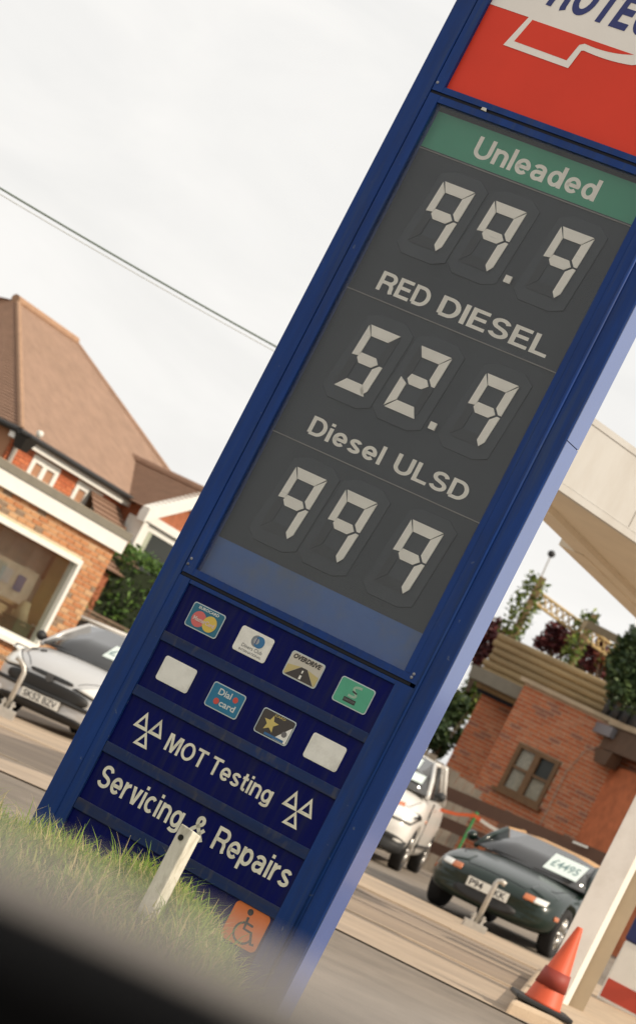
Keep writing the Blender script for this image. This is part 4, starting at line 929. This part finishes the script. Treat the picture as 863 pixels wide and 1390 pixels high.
surf_patch(h206, 'upper_slot', M_plastic, ell(0, .625, .30, .020, -.03, .20, .83, 16, 3), .05)
surf_patch(h206, 'lower_intake', M_plastic, ell(0, .225, .60, .040, -.01, .20, .83, 20, 4), .05)
obj('bumper_strip', MB_().tube([(.0 - .22 * (y / .83) ** 2 + .012, y, .405) for y in [-.74 + .148 * k for k in range(11)]], .028, 8), M_plastic, h206, True)
obj('badge', MB_().poly_prism([(-.045, .57), (0, .55), (.045, .57), (.05, .66), (-.05, .66)], 0, .02), mat('badge_grey', (.12, .12, .12), .3, .6), h206).matrix_local = Matrix.Translation((.02, 0, 0)) @ Matrix.Rotation(R(90), 4, 'Z')
for s_ in (1, -1):
    surf_patch(h206, 'headlamp', M_lens, [(x, s_ * y, z) for x, y, z in ((-.045, .36, .60), (-.10, .62, .57), (-.22, .795, .60), (-.52, .80, .80), (-.25, .62, .735))], .05)
    obj('fog_lamp', MB_().lathe([(.05, -.02), (.05, .02), (.03, .03)], 12, 'x', (-.12, s_ * .60, .26)), M_lens, h206, True)
for yv in (-.62, -.50): surf_patch(h206, 'bonnet_vent', M_plastic, [(-.66 + .05 * math.cos(2 * math.pi * k_ / 10), yv + .04 * math.sin(2 * math.pi * k_ / 10), .9) for k_ in range(10)], .03, 'z')
for s_ in (1, -1): seam(h206, [(-.10, s_ * .34, 0), (-.40, s_ * .58, 0), (-.95, s_ * .70, 0)], 'z')
placard(h206, .02, .27, .28, .68, '£4')
obj('aerial', MB_().tube([(-2.0, 0, 1.40), (-2.2, 0, 1.62)], .008, 5), M_plastic, h206)
for s_ in (-.30, .30): obj('wiper', MB_().tube([(-.98, s_ - .3, .975), (-1.06, s_ + .25, 1.0)], .012, 6), M_plastic, h206)

# --- white compact people carrier
S = dict(w=1.75, l=4.28, wr=.31, axles=(-.85, -3.61), paint=car_mat('white_car_paint', (.68, .65, .60), 0, .3), bpillar=.45,
  stations=[(0.0, .24, .52, .56, .62, .08), (-.03, .18, .64, .74, .78, .20), (-.20, .18, .78, .90, .84, .24), (-.80, .18, .94, 1.08, .87, .10), (-1.10, .18, 1.0, 1.14, .875, .02), (-2.4, .18, 1.02, 1.12, .875, 0), (-3.6, .19, 1.02, 1.12, .87, 0), (-4.15, .24, .98, 1.06, .82, 0), (-4.28, .34, .8, .86, .72, 0)],
  cabin=((-.90, 1.09, .78), (-1.75, 1.58, .60), (-3.40, 1.60, .59), (-4.02, 1.08, .72)), plate=(.50, .012), reg=' ')
p = ground(497, 1188); p = at(516, 1188, 37.6); fp = Vector((p.x - .72, p.y, gz(p.x - .72)))
wmpv = car('people_carrier', 'white compact people carrier half hidden behind the blue sign', 'cars for sale on the forecourt', S, fp, R(10))
surf_patch(wmpv, 'lower_bumper', M_plastic, ell(0, .33, .82, .13, .02, .24, .875, 24, 5), .05)
for k in range(5): obj('grille_bar', MB_().tube([(.03 - .24 * (y / .875) ** 2, y, .33 + k * .03) for y in [-.5 + .1 * j for j in range(11)]], .006, 4), M_gap, wmpv)
for s_ in (1, -1):
    surf_patch(wmpv, 'headlamp', M_lens, [(x, s_ * y, z) for x, y, z in ((-.03, .44, .66), (-.14, .76, .66), (-.30, .84, .80), (-.24, .60, .84), (-.08, .42, .78))], .06)
    surf_patch(wmpv, 'indicator_lamp', M_amber, [(x, s_ * y, z) for x, y, z in ((-.10, .46, .80), (-.17, .60, .82), (-.23, .58, .875), (-.17, .46, .86))], .06)
    surf_patch(wmpv, 'side_repeater', M_amber, [(x, s_ * .885, z) for x, z in ((-1.22, .74), (-1.31, .74), (-1.31, .78), (-1.22, .78))], .03, 'y')
    obj('sill_trim', MB_().box(-3.2, -1.25, s_ * .88 - .012, s_ * .88 + .012, .40, .43), M_plastic, wmpv)
for s_ in (1, -1): seam(wmpv, [(-.12, s_ * .44, 0), (-.45, s_ * .66, 0), (-.85, s_ * .74, 0)], 'z')
placard(wmpv, .20, .46, .58, .86, ''); placard(wmpv, .40, .62, .22, .46, '')

# --- white hatchback far left behind
S = dict(w=1.66, l=3.9, wr=.30, axles=(-.80, -3.24), paint=car_mat('white_car_paint', (.68, .65, .60)), bpillar=.5,
  stations=[(0.0, .24, .50, .54, .62, .08), (-.03, .18, .60, .66, .75, .20), (-.22, .18, .70, .80, .81, .22), (-.80, .18, .82, .93, .83, .10), (-1.15, .18, .88, .98, .83, .02), (-2.2, .18, .92, .98, .83, 0), (-3.2, .19, .94, 1.0, .82, 0), (-3.75, .24, .90, .96, .77, 0), (-3.9, .34, .72, .78, .68, 0)],
  cabin=((-1.02, .95, .73), (-1.80, 1.55, .60), (-3.15, 1.57, .59), (-3.66, .98, .68)), plate=(.40, .012), reg=' ')
p = at(140, 850, 43.6)
wh2 = car('white_hatchback', 'white car whose roof shows behind the silver hatchback', 'cars for sale on the forecourt', S, Vector((p.x - .866 * 2.3, p.y + .5 * 2.3, gz(p.x - 2))), R(120))

# ================================================================== STREET FURNITURE
M_galv = mat('galvanised_steel', (.52, .49, .44), .45, .5, var=.15, scale=12)
def fold_post(bx, by, tx, ty, D, label, hand):
    b = at(bx, by, D); t = thing('parking_post', label, 'bollard', b, 0, 'fold down parking posts on the kerb')
    h = at(tx, ty, D).z - b.z
    obj('shaft', MB_().tube([(0, 0, -.04), (0, 0, h - .05), (.01, 0, h - .015), (.05, 0, h), (.10, -.01, h - .015)] if hand > 0 else [(0, 0, -.04), (0, 0, h - .08), (-.03, 0, h - .02), (-.10, 0, h + .03), (-.16, 0, h + .04)], .030, 10), M_galv, t, True)
    obj('base_plate', MB_().box(-.13, .13, -.09, .09, -.10, .015), M_galv, t)
    for s_ in (-1, 1): obj('hinge_lug', MB_().box(s_ * .055 - .014, s_ * .055 + .014, -.05, .05, .012, .11), M_galv, t)
    obj('hinge_pin', MB_().tube([(-.09, 0, .07), (.09, 0, .07)], .014, 8), M_galv, t)
fold_post(645, 1254, 668, 1190, 30.6, 'galvanised fold down parking post in front of the green roadster', 1)
fold_post(8, 962, 31, 902, 32.3, 'galvanised fold down parking post in front of the silver hatchback', -1)

# pump island
isl = struct(obj('pump_island', MB_().hexa([(2.74, 19.6, -.1), (6.8, 21.2, -.1), (6.8, 28.5, -.1), (3.8, 26.5, -.1), (2.75, 19.62, .235), (6.8, 21.22, .40), (6.8, 28.5, .40), (3.8, 26.5, .27)]), M_kerb, None, False, .03))
# traffic cone
cp = at(787, 1259, 20.0); cg = .253; ch = cp.z - cg
cone = thing('traffic_cone', 'orange traffic cone standing before the white canopy column', 'cone', (cp.x, cp.y, cg))
obj('cone_body', MB_().lathe([(.15, .03), (.135, .05), (.026, ch - .015), (.020, ch), (.01, ch)], 24, 'z'), mat('cone_orange', (.62, .085, .025), .55, var=.1, scale=6), cone, True)
obj('cone_base', MB_().box(-.22, .22, -.22, .22, 0, .035), M_plastic, cone, bevel=.01)
obj('dark_band', MB_().lathe([(.121, .16), (.100, .29), (.098, .29), (.119, .16)], 24, 'z'), mat('cone_band', (.28, .035, .02), .6), cone, True)

# ------------------------------------------------------------------ canopy
ZB_, ZT_ = 3.6, 4.17
def onz(px, py, z): d = ray(px, py); k = (z - EYE) / d.z; return CAMP + d * k
a0, a1 = onz(758, 668, ZB_), onz(863, 740, ZB_); b0, b1 = onz(737.5, 703, ZB_), onz(863, 825, ZB_)
da = (a1 - a0).normalized(); db = (b1 - b0).normalized()
A0 = a0 - da * 1.2; A1 = a0 + da * 7; B0 = b0 - db * 1.6; B1 = b0 + db * 9
M_cream = mat('canopy_cream', (.50, .485, .455), .6, var=.05, scale=1.5, dirt=((.36, .31, .25), .5), dscale=1.0, stretch=(1, 1, .4))
M_soff = mat('canopy_soffit', (.68, .60, .48), .7, var=.08, scale=1.5)
can = thing('forecourt_canopy', 'cream filling station canopy with deep fascia above the forecourt', 'canopy', (a1.x, a1.y, ZB_))
q = lambda v, z=0: Vector((v.x - a1.x, v.y - a1.y, z))
H_ = ZT_ - ZB_
obj('roof_deck', MB_().hexa([q(A0, .03), q(A1, .03), q(B1, .03), q(B0, .03), q(A0, H_ - .02), q(A1, H_ - .02), q(B1, H_ - .02), q(B0, H_ - .02)]), M_soff, can)
na = Vector((da.y, -da.x, 0)); 
def beam(P, Q, nrm, t0, t1, z0, z1, mt, name):
    a, b = q(P), q(Q); V = Vector
    return obj(name, MB_().hexa([a + nrm * t1 + V((0, 0, z0)), b + nrm * t1 + V((0, 0, z0)), b + nrm * t0 + V((0, 0, z0)), a + nrm * t0 + V((0, 0, z0)), a + nrm * t1 + V((0, 0, z1)), b + nrm * t1 + V((0, 0, z1)), b + nrm * t0 + V((0, 0, z1)), a + nrm * t0 + V((0, 0, z1))]), mt, can)
beam(A0, A1, na, .0, .06, .06, H_, M_cream, 'fascia'); beam(A0, A1, na, .0, .075, .0, .055, M_cream, 'fascia_trim')
for k_ in range(5):
    pk = A0 + da * (.75 + 1.25 * k_); beam(pk, pk + da * .008, na, .06, .0625, .07, H_ - .01, mat('seam_grey', (.22, .20, .17), .8), 'fascia_seam')  # darker strip marks each panel joint
beam(A0, A1, na, .0, .068, H_ - .035, H_ + .012, M_cream, 'fascia_capping')
mid0 = b0 + db * 1.05; nb_ = Vector((-db.y, db.x, 0))
beam(mid0, B1, nb_, -.1, .14, -.03, .03, M_soff, 'soffit_edge'); beam(B0, B1, nb_, -.25, .0, -.02, .029, M_soff, 'soffit_edge')

# canopy column, steel H section
cl0 = at(815, 1173.5, 22.2)
colm = thing('canopy_column', 'white painted steel canopy column beside the orange cone', 'column', (cl0.x, cl0.y, gz(cl0.x)), -R(8))
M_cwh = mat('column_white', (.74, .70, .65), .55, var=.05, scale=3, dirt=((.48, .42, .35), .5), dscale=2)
obj('flange', MB_().box(0, .215, -.02, .06, 0, ZB_ + .03 - gz(cl0.x)), M_cwh, colm, bevel=.004)
obj('sunlit_edge', MB_().hexa([(.2155, -.02, 0), (.262, .02, 0), (.262, .06, 0), (.2155, .06, 0)] + [(x, y, ZB_ + .03 - gz(cl0.x)) for x, y in ((.2155, -.02), (.262, .02), (.262, .06), (.2155, .06))]), mat('column_sunlit', (.8, .76, .68), .4), colm)  # flange edge in a lighter white, sunlight painted into the colour
obj('web', MB_().box(.15, .39, .10, .20, 0, ZB_ + .03 - gz(cl0.x)), mat('column_tan', (.42, .33, .22), .6, var=.06, scale=3), colm)  # shade on the web painted in as a tan colour
obj('base_plate', MB_().box(-.1, .6, -.12, .3, 0, .025), M_galv, colm)

# fuel pump behind column
fp_ = at(862, 1262, 25.5); fg = gz(fp_.x)
pump = thing('fuel_pump', 'white fuel pump with blue top band and red plinth behind the column', 'fuel pump', (at(848, 1275, 25.5).x + .36, fp_.y, fg), -R(20))
hz = fp_.z - fg
obj('cabinet', MB_().box(-.36, .36, 0, .5, .1, hz - .12), M_wpaint, pump, bevel=.02)
obj('blue_head', MB_().box(-.37, .37, -.01, .51, hz - .12, hz + .16), mat('pump_blue', (.012, .02, .11), .4), pump, bevel=.02)
obj('white_cap', MB_().box(-.36, .36, 0, .5, hz + .16, hz + .40), M_wpaint, pump, bevel=.02)
obj('red_panel', MB_().box(-.34, .34, -.006, .02, .14, hz - .50), mat('pump_red', (.5, .06, .03), .5), pump)
obj('display', MB_().box(-.2, .2, -.016, .0, hz + .2, hz + .34), M_gap, pump)
obj('nozzle', MB_().tube([(.25, -.03, hz - .3), (.25, -.08, hz - .2), (.22, -.1, hz - .12)], .03, 8), M_plastic, pump, True)
obj('plinth', MB_().box(-.42, .42, -.06, .56, 0, .1), M_kerb, pump)

# ================================================================== RIGHT BRICK BUILDING
KB = 1.3; RA = -R(34); rc = at(714.5, 923, 38.0 * KB); RF = Frame((rc.x, rc.y, 0), RA, KB)
out_ = thing('brick_outbuilding', 'red brick outbuilding with small timber window and roof terrace above', 'building', RF.o, RA, None, KB)
ztop = RF.hit(714.5, 923)[1]; xv, zv = RF.hit(841, 978)
ztop = (ztop + zv) / 2
cs = [RF.hit(706.4, 1008), RF.hit(761.8, 1034.6), RF.hit(730.8, 1096.8), RF.hit(675.3, 1068.8)]
wx0r, wx1r = (cs[0][0] + cs[3][0]) / 2, (cs[1][0] + cs[2][0]) / 2; wz1r, wz0r = (cs[0][1] + cs[1][1]) / 2, (cs[2][1] + cs[3][1]) / 2
xR = xv + 3.0; gR = -.3
wl = MB_()
for a, b, c, d in ((0, wx0r, gR, ztop - .06), (wx1r, xR, gR, ztop - .06), (wx0r, wx1r, gR, wz0r), (wx0r, wx1r, wz1r, ztop - .06)): wl.box(a, b, .010, .25, c, d)
wl.box(.0, .25, .25, 5, gR, ztop - .06)
rw = obj('wall', wl, M_mortar2, out_)
rb = brick_mats('dark_red_brick', [(.46, .135, .052), (.50, .155, .06), (.41, .115, .045), (.30, .115, .07), (.49, .185, .09)])
brickwork(rw, RF, 0, xR, gR + .05, ztop - .07, [(wx0r, wx1r, wz0r, wz1r)], rb, 300, 21, .78, 0, 1.45)
obj('coping', MB_().box(-.06, xR, -.07, .3, ztop - .06, ztop), mat('coping_buff', (.46, .36, .24), .8, var=.15, scale=5), out_)
M_wood = mat('window_timber', (.16, .085, .035), .6, var=.2, scale=14)
wv = frame4('window', wx0r, wx1r, wz0r, wz1r, .06, -.035, .07, M_wood, out_)
xm = (wx0r + wx1r) / 2; zm = wz0r + .52 * (wz1r - wz0r)
obj('glazing_bar', MB_().box(xm - .045, xm + .045, -.03, .06, wz0r + .06, wz1r - .06).box(wx0r + .06, xm - .045, -.025, .05, zm - .018, zm + .018).box(xm + .045, wx1r - .06, -.025, .05, zm - .018, zm + .018), M_wood, wv)
for i, (a, b) in enumerate(((wx0r + .06, xm - .045), (xm + .045, wx1r - .06))):
    for j, (c, d) in enumerate(((wz0r + .06, zm - .018), (zm + .018, wz1r - .06))):
        obj('pane', MB_().box(a, b, .02, .026, c, d), MATS['dark_window_glass'] if (i, j) == (1, 1) else glass_mat('net_glass', (.92, .92, .9), .2, (.6, .57, .48), .6, .05), wv)
obj('net_curtain', MB_().box(wx0r + .05, wx1r - .05, .05, .06, wz0r + .03, wz1r - .03), mat('net_curtain', (.55, .52, .42), .9, var=.35, scale=18), wv)
obj('sill', MB_().box(wx0r - .05, wx1r + .05, -.09, .012, wz0r - .05, wz0r - .001), M_wood, wv)
obj('cable', MB_().tube([(xv - .35, -.02, ztop - 1.7), (xv - .36, -.02, ztop - .9), (xv - .25, -.03, ztop - .55), (xv - .02, -.04, ztop - .35)], .006, 6), mat('cable_grey', (.4, .35, .28), .6), out_)
# set back wall to the left with stone cap
xsl = RF.hit(604, 1040, 1.0)[0]; zc = RF.hit(660, 930, 1.0)[1]
sb = obj('side_wall', MB_().box(xsl, .3, 1.012, 1.25, gR, zc - .12), M_mortar2, out_)
class FF(Frame): pass
F2 = Frame(RF.w(0, 1.0, 0), RA, KB)
sb.location = (0, 0, 0)
bfield = bpy.data.objects.new('brick_course', None)
holder = obj('side_wall_face', MB_().box(xsl, .3, .013, .02, gR, zc - .12), M_mortar2, out_); holder.location = (0, 1.0, 0)
bpy.data.objects.remove(bfield)
brickwork(holder, F2, xsl, .3, gR + .05, zc - .13, [], rb, 120, 33, .78, 0, 1.4)
obj('stone_cap', MB_().box(xsl - .05, .28, .92, 1.3, zc - .12, zc + .0), mat('cap_stone', (.28, .23, .17), .9, var=.25, scale=5, bump=.3, bscale=30), out_)
# wing towards the viewer on the far right
WA = RA + R(95); wf = RF.w(xv + .05, -.02, 0); WF = Frame(wf, WA, KB)
wing = thing('brick_wing', 'red brick wing with brown timber eaves at the right edge', 'building', wf, -R(72), None, KB)
obj('wall', MB_().box(.12, 4, .1, .4, 0, ztop - .55), mat('wing_brick', (.50, .15, .06), .9, var=.25, scale=7, bump=.3, bscale=40), wing)
obj('eaves_beam', MB_().box(-.05, 4, -.12, .3, ztop - .42, ztop - .10), mat('brown_timber', (.10, .055, .03), .7, var=.2, scale=8), wing)
obj('fascia_strip', MB_().box(-.05, 4, -.16, .3, ztop - .095, ztop - .02), MATS['coping_buff'], wing)
obj('bracket', MB_().hexa([(.0, -.12, ztop - .62), (.35, -.12, ztop - .62), (.35, .05, ztop - .62), (.0, .05, ztop - .62), (-.15, -.12, ztop - .43), (.4, -.12, ztop - .43), (.4, .05, ztop - .43), (-.15, .05, ztop - .43)]), MATS['brown_timber'], wing)
obj('lead_flashing', MB_().box(-.35, .25, -.20, -.125, ztop - .26, ztop - .12), mat('lead_grey', (.22, .22, .24), .5, .3), wing)

# roof terrace : log edging, planters, pergola
LF = Frame(RF.w(0, .55, 0), RA, KB)
lx0 = LF.hit(664, 890)[0]; lx1 = LF.hit(845, 935)[0] + 2.0; lz1 = LF.hit(690, 864)[1]
logs = thing('log_edging', 'horizontal half round timber log edging along the roof terrace', 'edging', LF.o, RA, None, KB)
M_log = mat('log_timber', (.30, .215, .105), .8, var=.2, scale=6, stretch=(.4, 2, 2), bump=.3, bscale=25, objvar=.15)
nl = 8; rl = .054
for i in range(nl):
    z = lz1 - rl - i * rl * 1.9
    obj('log', MB_().tube([(lx0 + (random.uniform(-.05, .05)), 0, z), (lx1, 0, z)], rl, 12), M_log, logs, True)
obj('log_backing', MB_().box(lx0 + .05, lx1, .03, .08, lz1 - nl * .11, lz1 - .06), M_gap, logs)
obj('terrace_deck', MB_().box(-1.0, lx1, .26, 5, ztop - .3, ztop - .12), M_grey, out_)
def climber_post(x0p, y0p, x1p, y1p, D, label, n, seed, wd):
    a, b = at(x0p, y0p, D * KB), at(x1p, y1p, D * KB); t = thing('pergola_post', label, 'post', (b.x, b.y, b.z), 0, 'pergola posts', KB)
    h = (a.z - b.z) / KB
    obj('timber', MB_().box(-.05, .05, -.05, .05, -.8, h), mat('pergola_timber', (.24, .16, .08), .8, var=.2, scale=8), t)
    def fn(rg):
        z = rg.uniform(-.1, h * 1.0); r = wd * (.35 + .65 * rg.random()) * (1.1 - .5 * abs(z / h - .45)); aa = rg.uniform(0, 6.28)
        return (r * math.cos(aa) - .05, r * math.sin(aa), z + rg.gauss(0, .03)), 1
    obj('climbing_vine', leaf_cloud(n, fn, .045, seed, (3, 4, 2)), G_vine, t); return t
climber_post(733, 782, 699, 858, 39.2, 'pergola post wrapped in climbing vine nearest the blue sign', 520, 3, .22)
climber_post(806, 834, 776, 898, 39.2, 'pergola post wrapped in vine above the log edging', 420, 4, .17)
# lattice beam
la_, lb_ = at(731, 803, 39.2 * KB), at(850, 890, 39.6 * KB)
lat = thing('lattice_beam', 'pale timber lattice beam joining the two vine posts', 'beam', la_, 0, None, KB)
dl = (lb_ - la_) / KB
M_lat = mat('lattice_timber', (.48, .34, .15), .8, var=.15, scale=8)
mbl = MB_(); 
up_ = Vector((0, 0, .17))
obj('rail', MB_().tube([Vector((0, 0, 0)), dl], .02, 6), M_lat, lat); obj('rail', MB_().tube([up_ * -1, dl - up_], .02, 6), M_lat, lat)
nn = 15
for i in range(nn):
    p0, p1 = dl * (i / nn), dl * ((i + 1) / nn)
    obj('lath', MB_().tube([p0, p1 - up_], .014, 5), M_lat, lat); obj('lath', MB_().tube([p1 + Vector((0, .02, 0)), p0 - up_ + Vector((0, .02, 0))], .014, 5), M_lat, lat)
ra_, rb_ = at(798, 842, 38.6 * KB), at(880, 884, 38.2 * KB)
bm_ = thing('pergola_beam', 'grey timber beam running right from the vine post', 'beam', ra_, 0, None, KB)
rb_ = ra_ + (rb_ - ra_) / KB
obj('beam', MB_().hexa([Vector((0, -.04, -.11)), rb_ - ra_ + Vector((0, -.04, -.11)), rb_ - ra_ + Vector((0, .04, -.11)), Vector((0, .04, -.11)), Vector((0, -.04, 0)), rb_ - ra_ + Vector((0, -.04, 0)), rb_ - ra_ + Vector((0, .04, 0)), Vector((0, .04, 0))]), mat('grey_timber', (.20, .16, .10), .8, var=.2, scale=6), bm_)
obj('end_notch', MB_().box(-.06, .0, -.05, .05, -.14, -.02), MATS['grey_timber'], bm_)
# red acers and shrubs on the terrace
def shrub(px, py, D, rad, mats_, wts, n, size, seed, name, label, cat='shrub', group=None, nc=14, trunk=.9):
    c = at(px, py, D * KB); t = thing(name, label, cat, (c.x, c.y, c.z - KB * (rad[2] + trunk * .3)), 0, group, KB)
    obj('crown', leaf_cloud(n, clumpy((0, 0, rad[2] + trunk * .3), rad, seed, nc), size, seed, wts), mats_, t)
    mb = MB_(); rg = random.Random(seed)
    for k in range(5):
        d = Vector((rg.uniform(-.7, .7) * rad[0], rg.uniform(-.7, .7) * rad[1], rad[2] * rg.uniform(.9, 1.6)))
        mb.tube([(0, 0, rad[2] * .2), d * .4 + Vector((0, 0, trunk * .2)), d + Vector((0, 0, trunk * .3))], [.03, .018, .006], 5)
    obj('trunk', mb, M_bark, t); return t
shrub(757, 872, 40.2, (.36, .35, .30), G_red, (3, 2, 3), 1500, .050, 41, 'red_acer', 'rounded dark red acer behind the log edging', 'shrub', 'red acers on the terrace')
shrub(806, 890, 40.4, (.36, .35, .34), G_red, (3, 3, 3), 1400, .050, 42, 'red_acer', 'dark red acer right of the second vine post', 'shrub', 'red acers on the terrace')
shrub(664, 880, 41.0, (.30, .4, .55), G_red, (3, 2, 4), 1500, .050, 43, 'red_acer', 'tall dark red acer beside the right edge of the blue sign', 'shrub', 'red acers on the terrace')
shrub(820, 905, 39.3, (.22, .2, .18), leafmats('bronze_leaf', [(.22, .045, .012), (.16, .15, .03), (.12, .03, .015)]), (3, 3, 2), 500, .04, 44, 'bronze_shrub', 'small orange and green shrub at the top of the log edging')
shrub(868, 900, 36.6, (.44, .36, .74), G_dark, (3, 3, 4), 9000, .048, 45, 'conifer_shrub', 'big drooping green shrub growing from the black planter', nc=34, trunk=.1)
shrub(800, 932, 38.2, (.14, .14, .22), G_dark, (3, 3, 3), 450, .045, 47, 'trailing_plant', 'green plant trailing over the log edging left of the black planter')
shrub(604, 985, 42.0, (.40, .4, .60), G_dark, (3, 2, 4), 2600, .055, 46, 'garden_bush', 'dark green bush between the blue sign and the brick side wall')
shrub(640, 945, 42.5, (.28, .4, .40), G_vine, (2, 2, 4), 1000, .055, 48, 'leafy_bush', 'yellow green bush beneath the tall red acer')
# black ribbed planter
pA = at(818, 962, 37.6 * KB)
PF = Frame(pA, RA)
plr = thing('black_planter', 'black ribbed plastic planter on the roof edge under the conifer', 'planter', pA, RA, None, KB)
M_pl = mat('planter_black', (.022, .022, .027), .5)
obj('trough', MB_().box(0, .62, .02, .5, -.12, .20), M_pl, plr)
for i in range(4): obj('rib', MB_().tube([(.05 + i * .155, .02, -.12), (.05 + i * .155, .0, .20)], .055, 8), M_pl, plr, True)
obj('rim', MB_().box(-.02, .64, -.03, .52, .20, .225), M_pl, plr)
# roof finial antenna behind
fa, fb = at(748, 752, 57), at(736, 800, 57)
ant = thing('aerial_mast', 'thin aerial mast with a dark ball top against the sky', 'aerial', fb, 0, None, KB)
fa = fb + (fa - fb) / KB
obj('mast', MB_().tube([Vector((0, 0, -2.2)), fa - fb], .012, 6), mat('mast_grey', (.35, .33, .3), .5), ant)
obj('ball', MB_().lathe([(.01, -.06), (.05, -.04), (.065, 0), (.05, .04), (.01, .06)], 12, 'z', fa - fb), M_plastic, ant, True)

# grey board fence and brown rails
gA = at(612, 1075, 45.0); GF = Frame((gA.x, gA.y, 0), -R(12), 1.2)
gf = thing('grey_board_fence', 'weathered grey board fence at the foot of the brick side wall', 'fence', GF.o, -R(12), None, 1.2)
gzt = GF.hit(625, 1040)[1]
M_gb = mat('grey_board', (.26, .215, .165), .9, var=.25, scale=7, stretch=(3, 3, .5), objvar=.15)
for i in range(9): obj('board', MB_().box(-.75 + i * .125, -.75 + i * .125 + .118, 0, .02, .1, gzt + random.uniform(-.02, .02) - .02 * i), M_gb, gf)
obj('rail', MB_().box(-.78, .42, -.04, -.001, gzt - .35, gzt - .27), M_gb, gf)
M_br = mat('brown_rail', (.105, .052, .032), .75, var=.15, scale=4)
rf = thing('brown_rail_fence', 'three brown timber rails fencing the foot of the brick wall', 'fence', at(600, 1075, 43.0))
rloc = rf.location.copy()
def rail(p0, p1, h, D0, D1, mt):
    a, b = at(*p0, D0) - rloc, at(*p1, D1) - rloc; V = Vector
    obj('rail', MB_().hexa([a + V((0, -.03, -h)), b + V((0, -.03, -h)), b + V((0, .03, -h)), a + V((0, .03, -h)), a + V((0, -.03, 0)), b + V((0, -.03, 0)), b + V((0, .03, 0)), a + V((0, .03, 0))]), mt, rf)
rail((590, 1060), (845, 1168), .20, 43.0, 41.0, M_br); rail((585, 1101), (845, 1211), .18, 43.0, 41.0, M_br); rail((580, 1138), (845, 1250), .18, 43.0, 41.0, M_br)
for pxx in (596, 690, 770, 840):
    a = at(pxx, 1066 + (pxx - 600) * .41, 43.02 - (pxx - 596) * .0080); b = gz(a.x)
    obj('rail_post', MB_().box(-.05, .05, .032, .12, b - a.z, .02), M_br, rf).location = a - rloc
obj('white_label', MB_().hexa([at(776, 1143.5, 41.35) - rloc + Vector((0, -.06, 0)), at(796, 1151.5, 41.25) - rloc + Vector((0, -.06, 0)), at(796, 1151.5, 41.25) - rloc, at(776, 1143.5, 41.35) - rloc] + [v - rloc + Vector((0, dy, .03)) for v, dy in ((at(776, 1143.5, 41.35), -.06), (at(796, 1151.5, 41.25), -.06), (at(796, 1151.5, 41.25), 0), (at(776, 1143.5, 41.35), 0))]), M_wpaint, rf)
# barrier tape on a green stake
sa = at(644, 1107, 40.2); sg = gz(sa.x)
stake = thing('green_stake', 'thin green stake holding orange and white barrier tape', 'stake', (sa.x, sa.y, sg))
obj('stake', MB_().tube([(0, 0, -.05), (.01, 0, sa.z - sg + .02)], [.018, .022], 8), mat('stake_green', (.03, .20, .05), .5), stake)
obj('stake_cap', MB_().lathe([(.03, 0), (.03, .03), (.01, .04)], 8, 'z', (.01, 0, sa.z - sg + .02)), MATS['stake_green'], stake)
pts_t = [at(596, 1099, 40.6), at(644, 1107, 40.15), at(694, 1136, 39.9), at(712, 1148, 39.8)]
tp = thing('barrier_tape', 'orange and white striped barrier tape strung behind the green roadster', 'tape', pts_t[1])
M_to = mat('tape_orange', (.72, .12, .03), .5); M_tw = mat('tape_white', (.72, .66, .58), .5)
k = 0
for i in range(3):
    a, b = pts_t[i] - pts_t[1], pts_t[i + 1] - pts_t[1]; nseg = (2, 6, 2)[i]
    for j in range(nseg):
        p0, p1 = a.lerp(b, j / nseg), a.lerp(b, (j + 1) / nseg); s0, s1 = Vector((0, 0, -.05 * math.sin(math.pi * j / nseg))), Vector((0, 0, -.05 * math.sin(math.pi * (j + 1) / nseg)))
        white = (i == 1 and 0 < j < 5 and True)
        V = Vector; p0 = p0 + s0 * .5; p1 = p1 + s1 * .5
        obj('tape_piece', MB_().hexa([p0 + V((0, 0, -.025)), p1 + V((0, 0, -.025)), p1 + V((0, .004, -.025)), p0 + V((0, .004, -.025)), p0 + V((0, 0, .025)), p1 + V((0, 0, .025)), p1 + V((0, .004, .025)), p0 + V((0, .004, .025))]), M_tw if white else M_to, tp)

# ================================================================== OVERHEAD WIRES
def wire(p0, p1, D0, D1, r, label, mt):
    a, b = at(*p0, D0), at(*p1, D1); pts = []
    for i in range(25):
        t_ = i / 24; p_ = a.lerp(b, t_); p_.z -= .06 * 4 * t_ * (1 - t_); pts.append(p_)
    return tag(obj('overhead_wire', MB_().tube(pts, r, 6), mt, None, True), label, 'wire', 'overhead wires')
MW = mat('wire_green_grey', (.10, .13, .11), .6)
wire((-220, 121), (620, 601), 20, 26, .0085, 'thick overhead wire crossing the pale sky, upper of the pair', MW)
wire((-220, 130), (620, 608), 20.2, 26.2, .0035, 'thin overhead wire just under the thicker one', mat('wire_pale', (.35, .36, .34), .6))
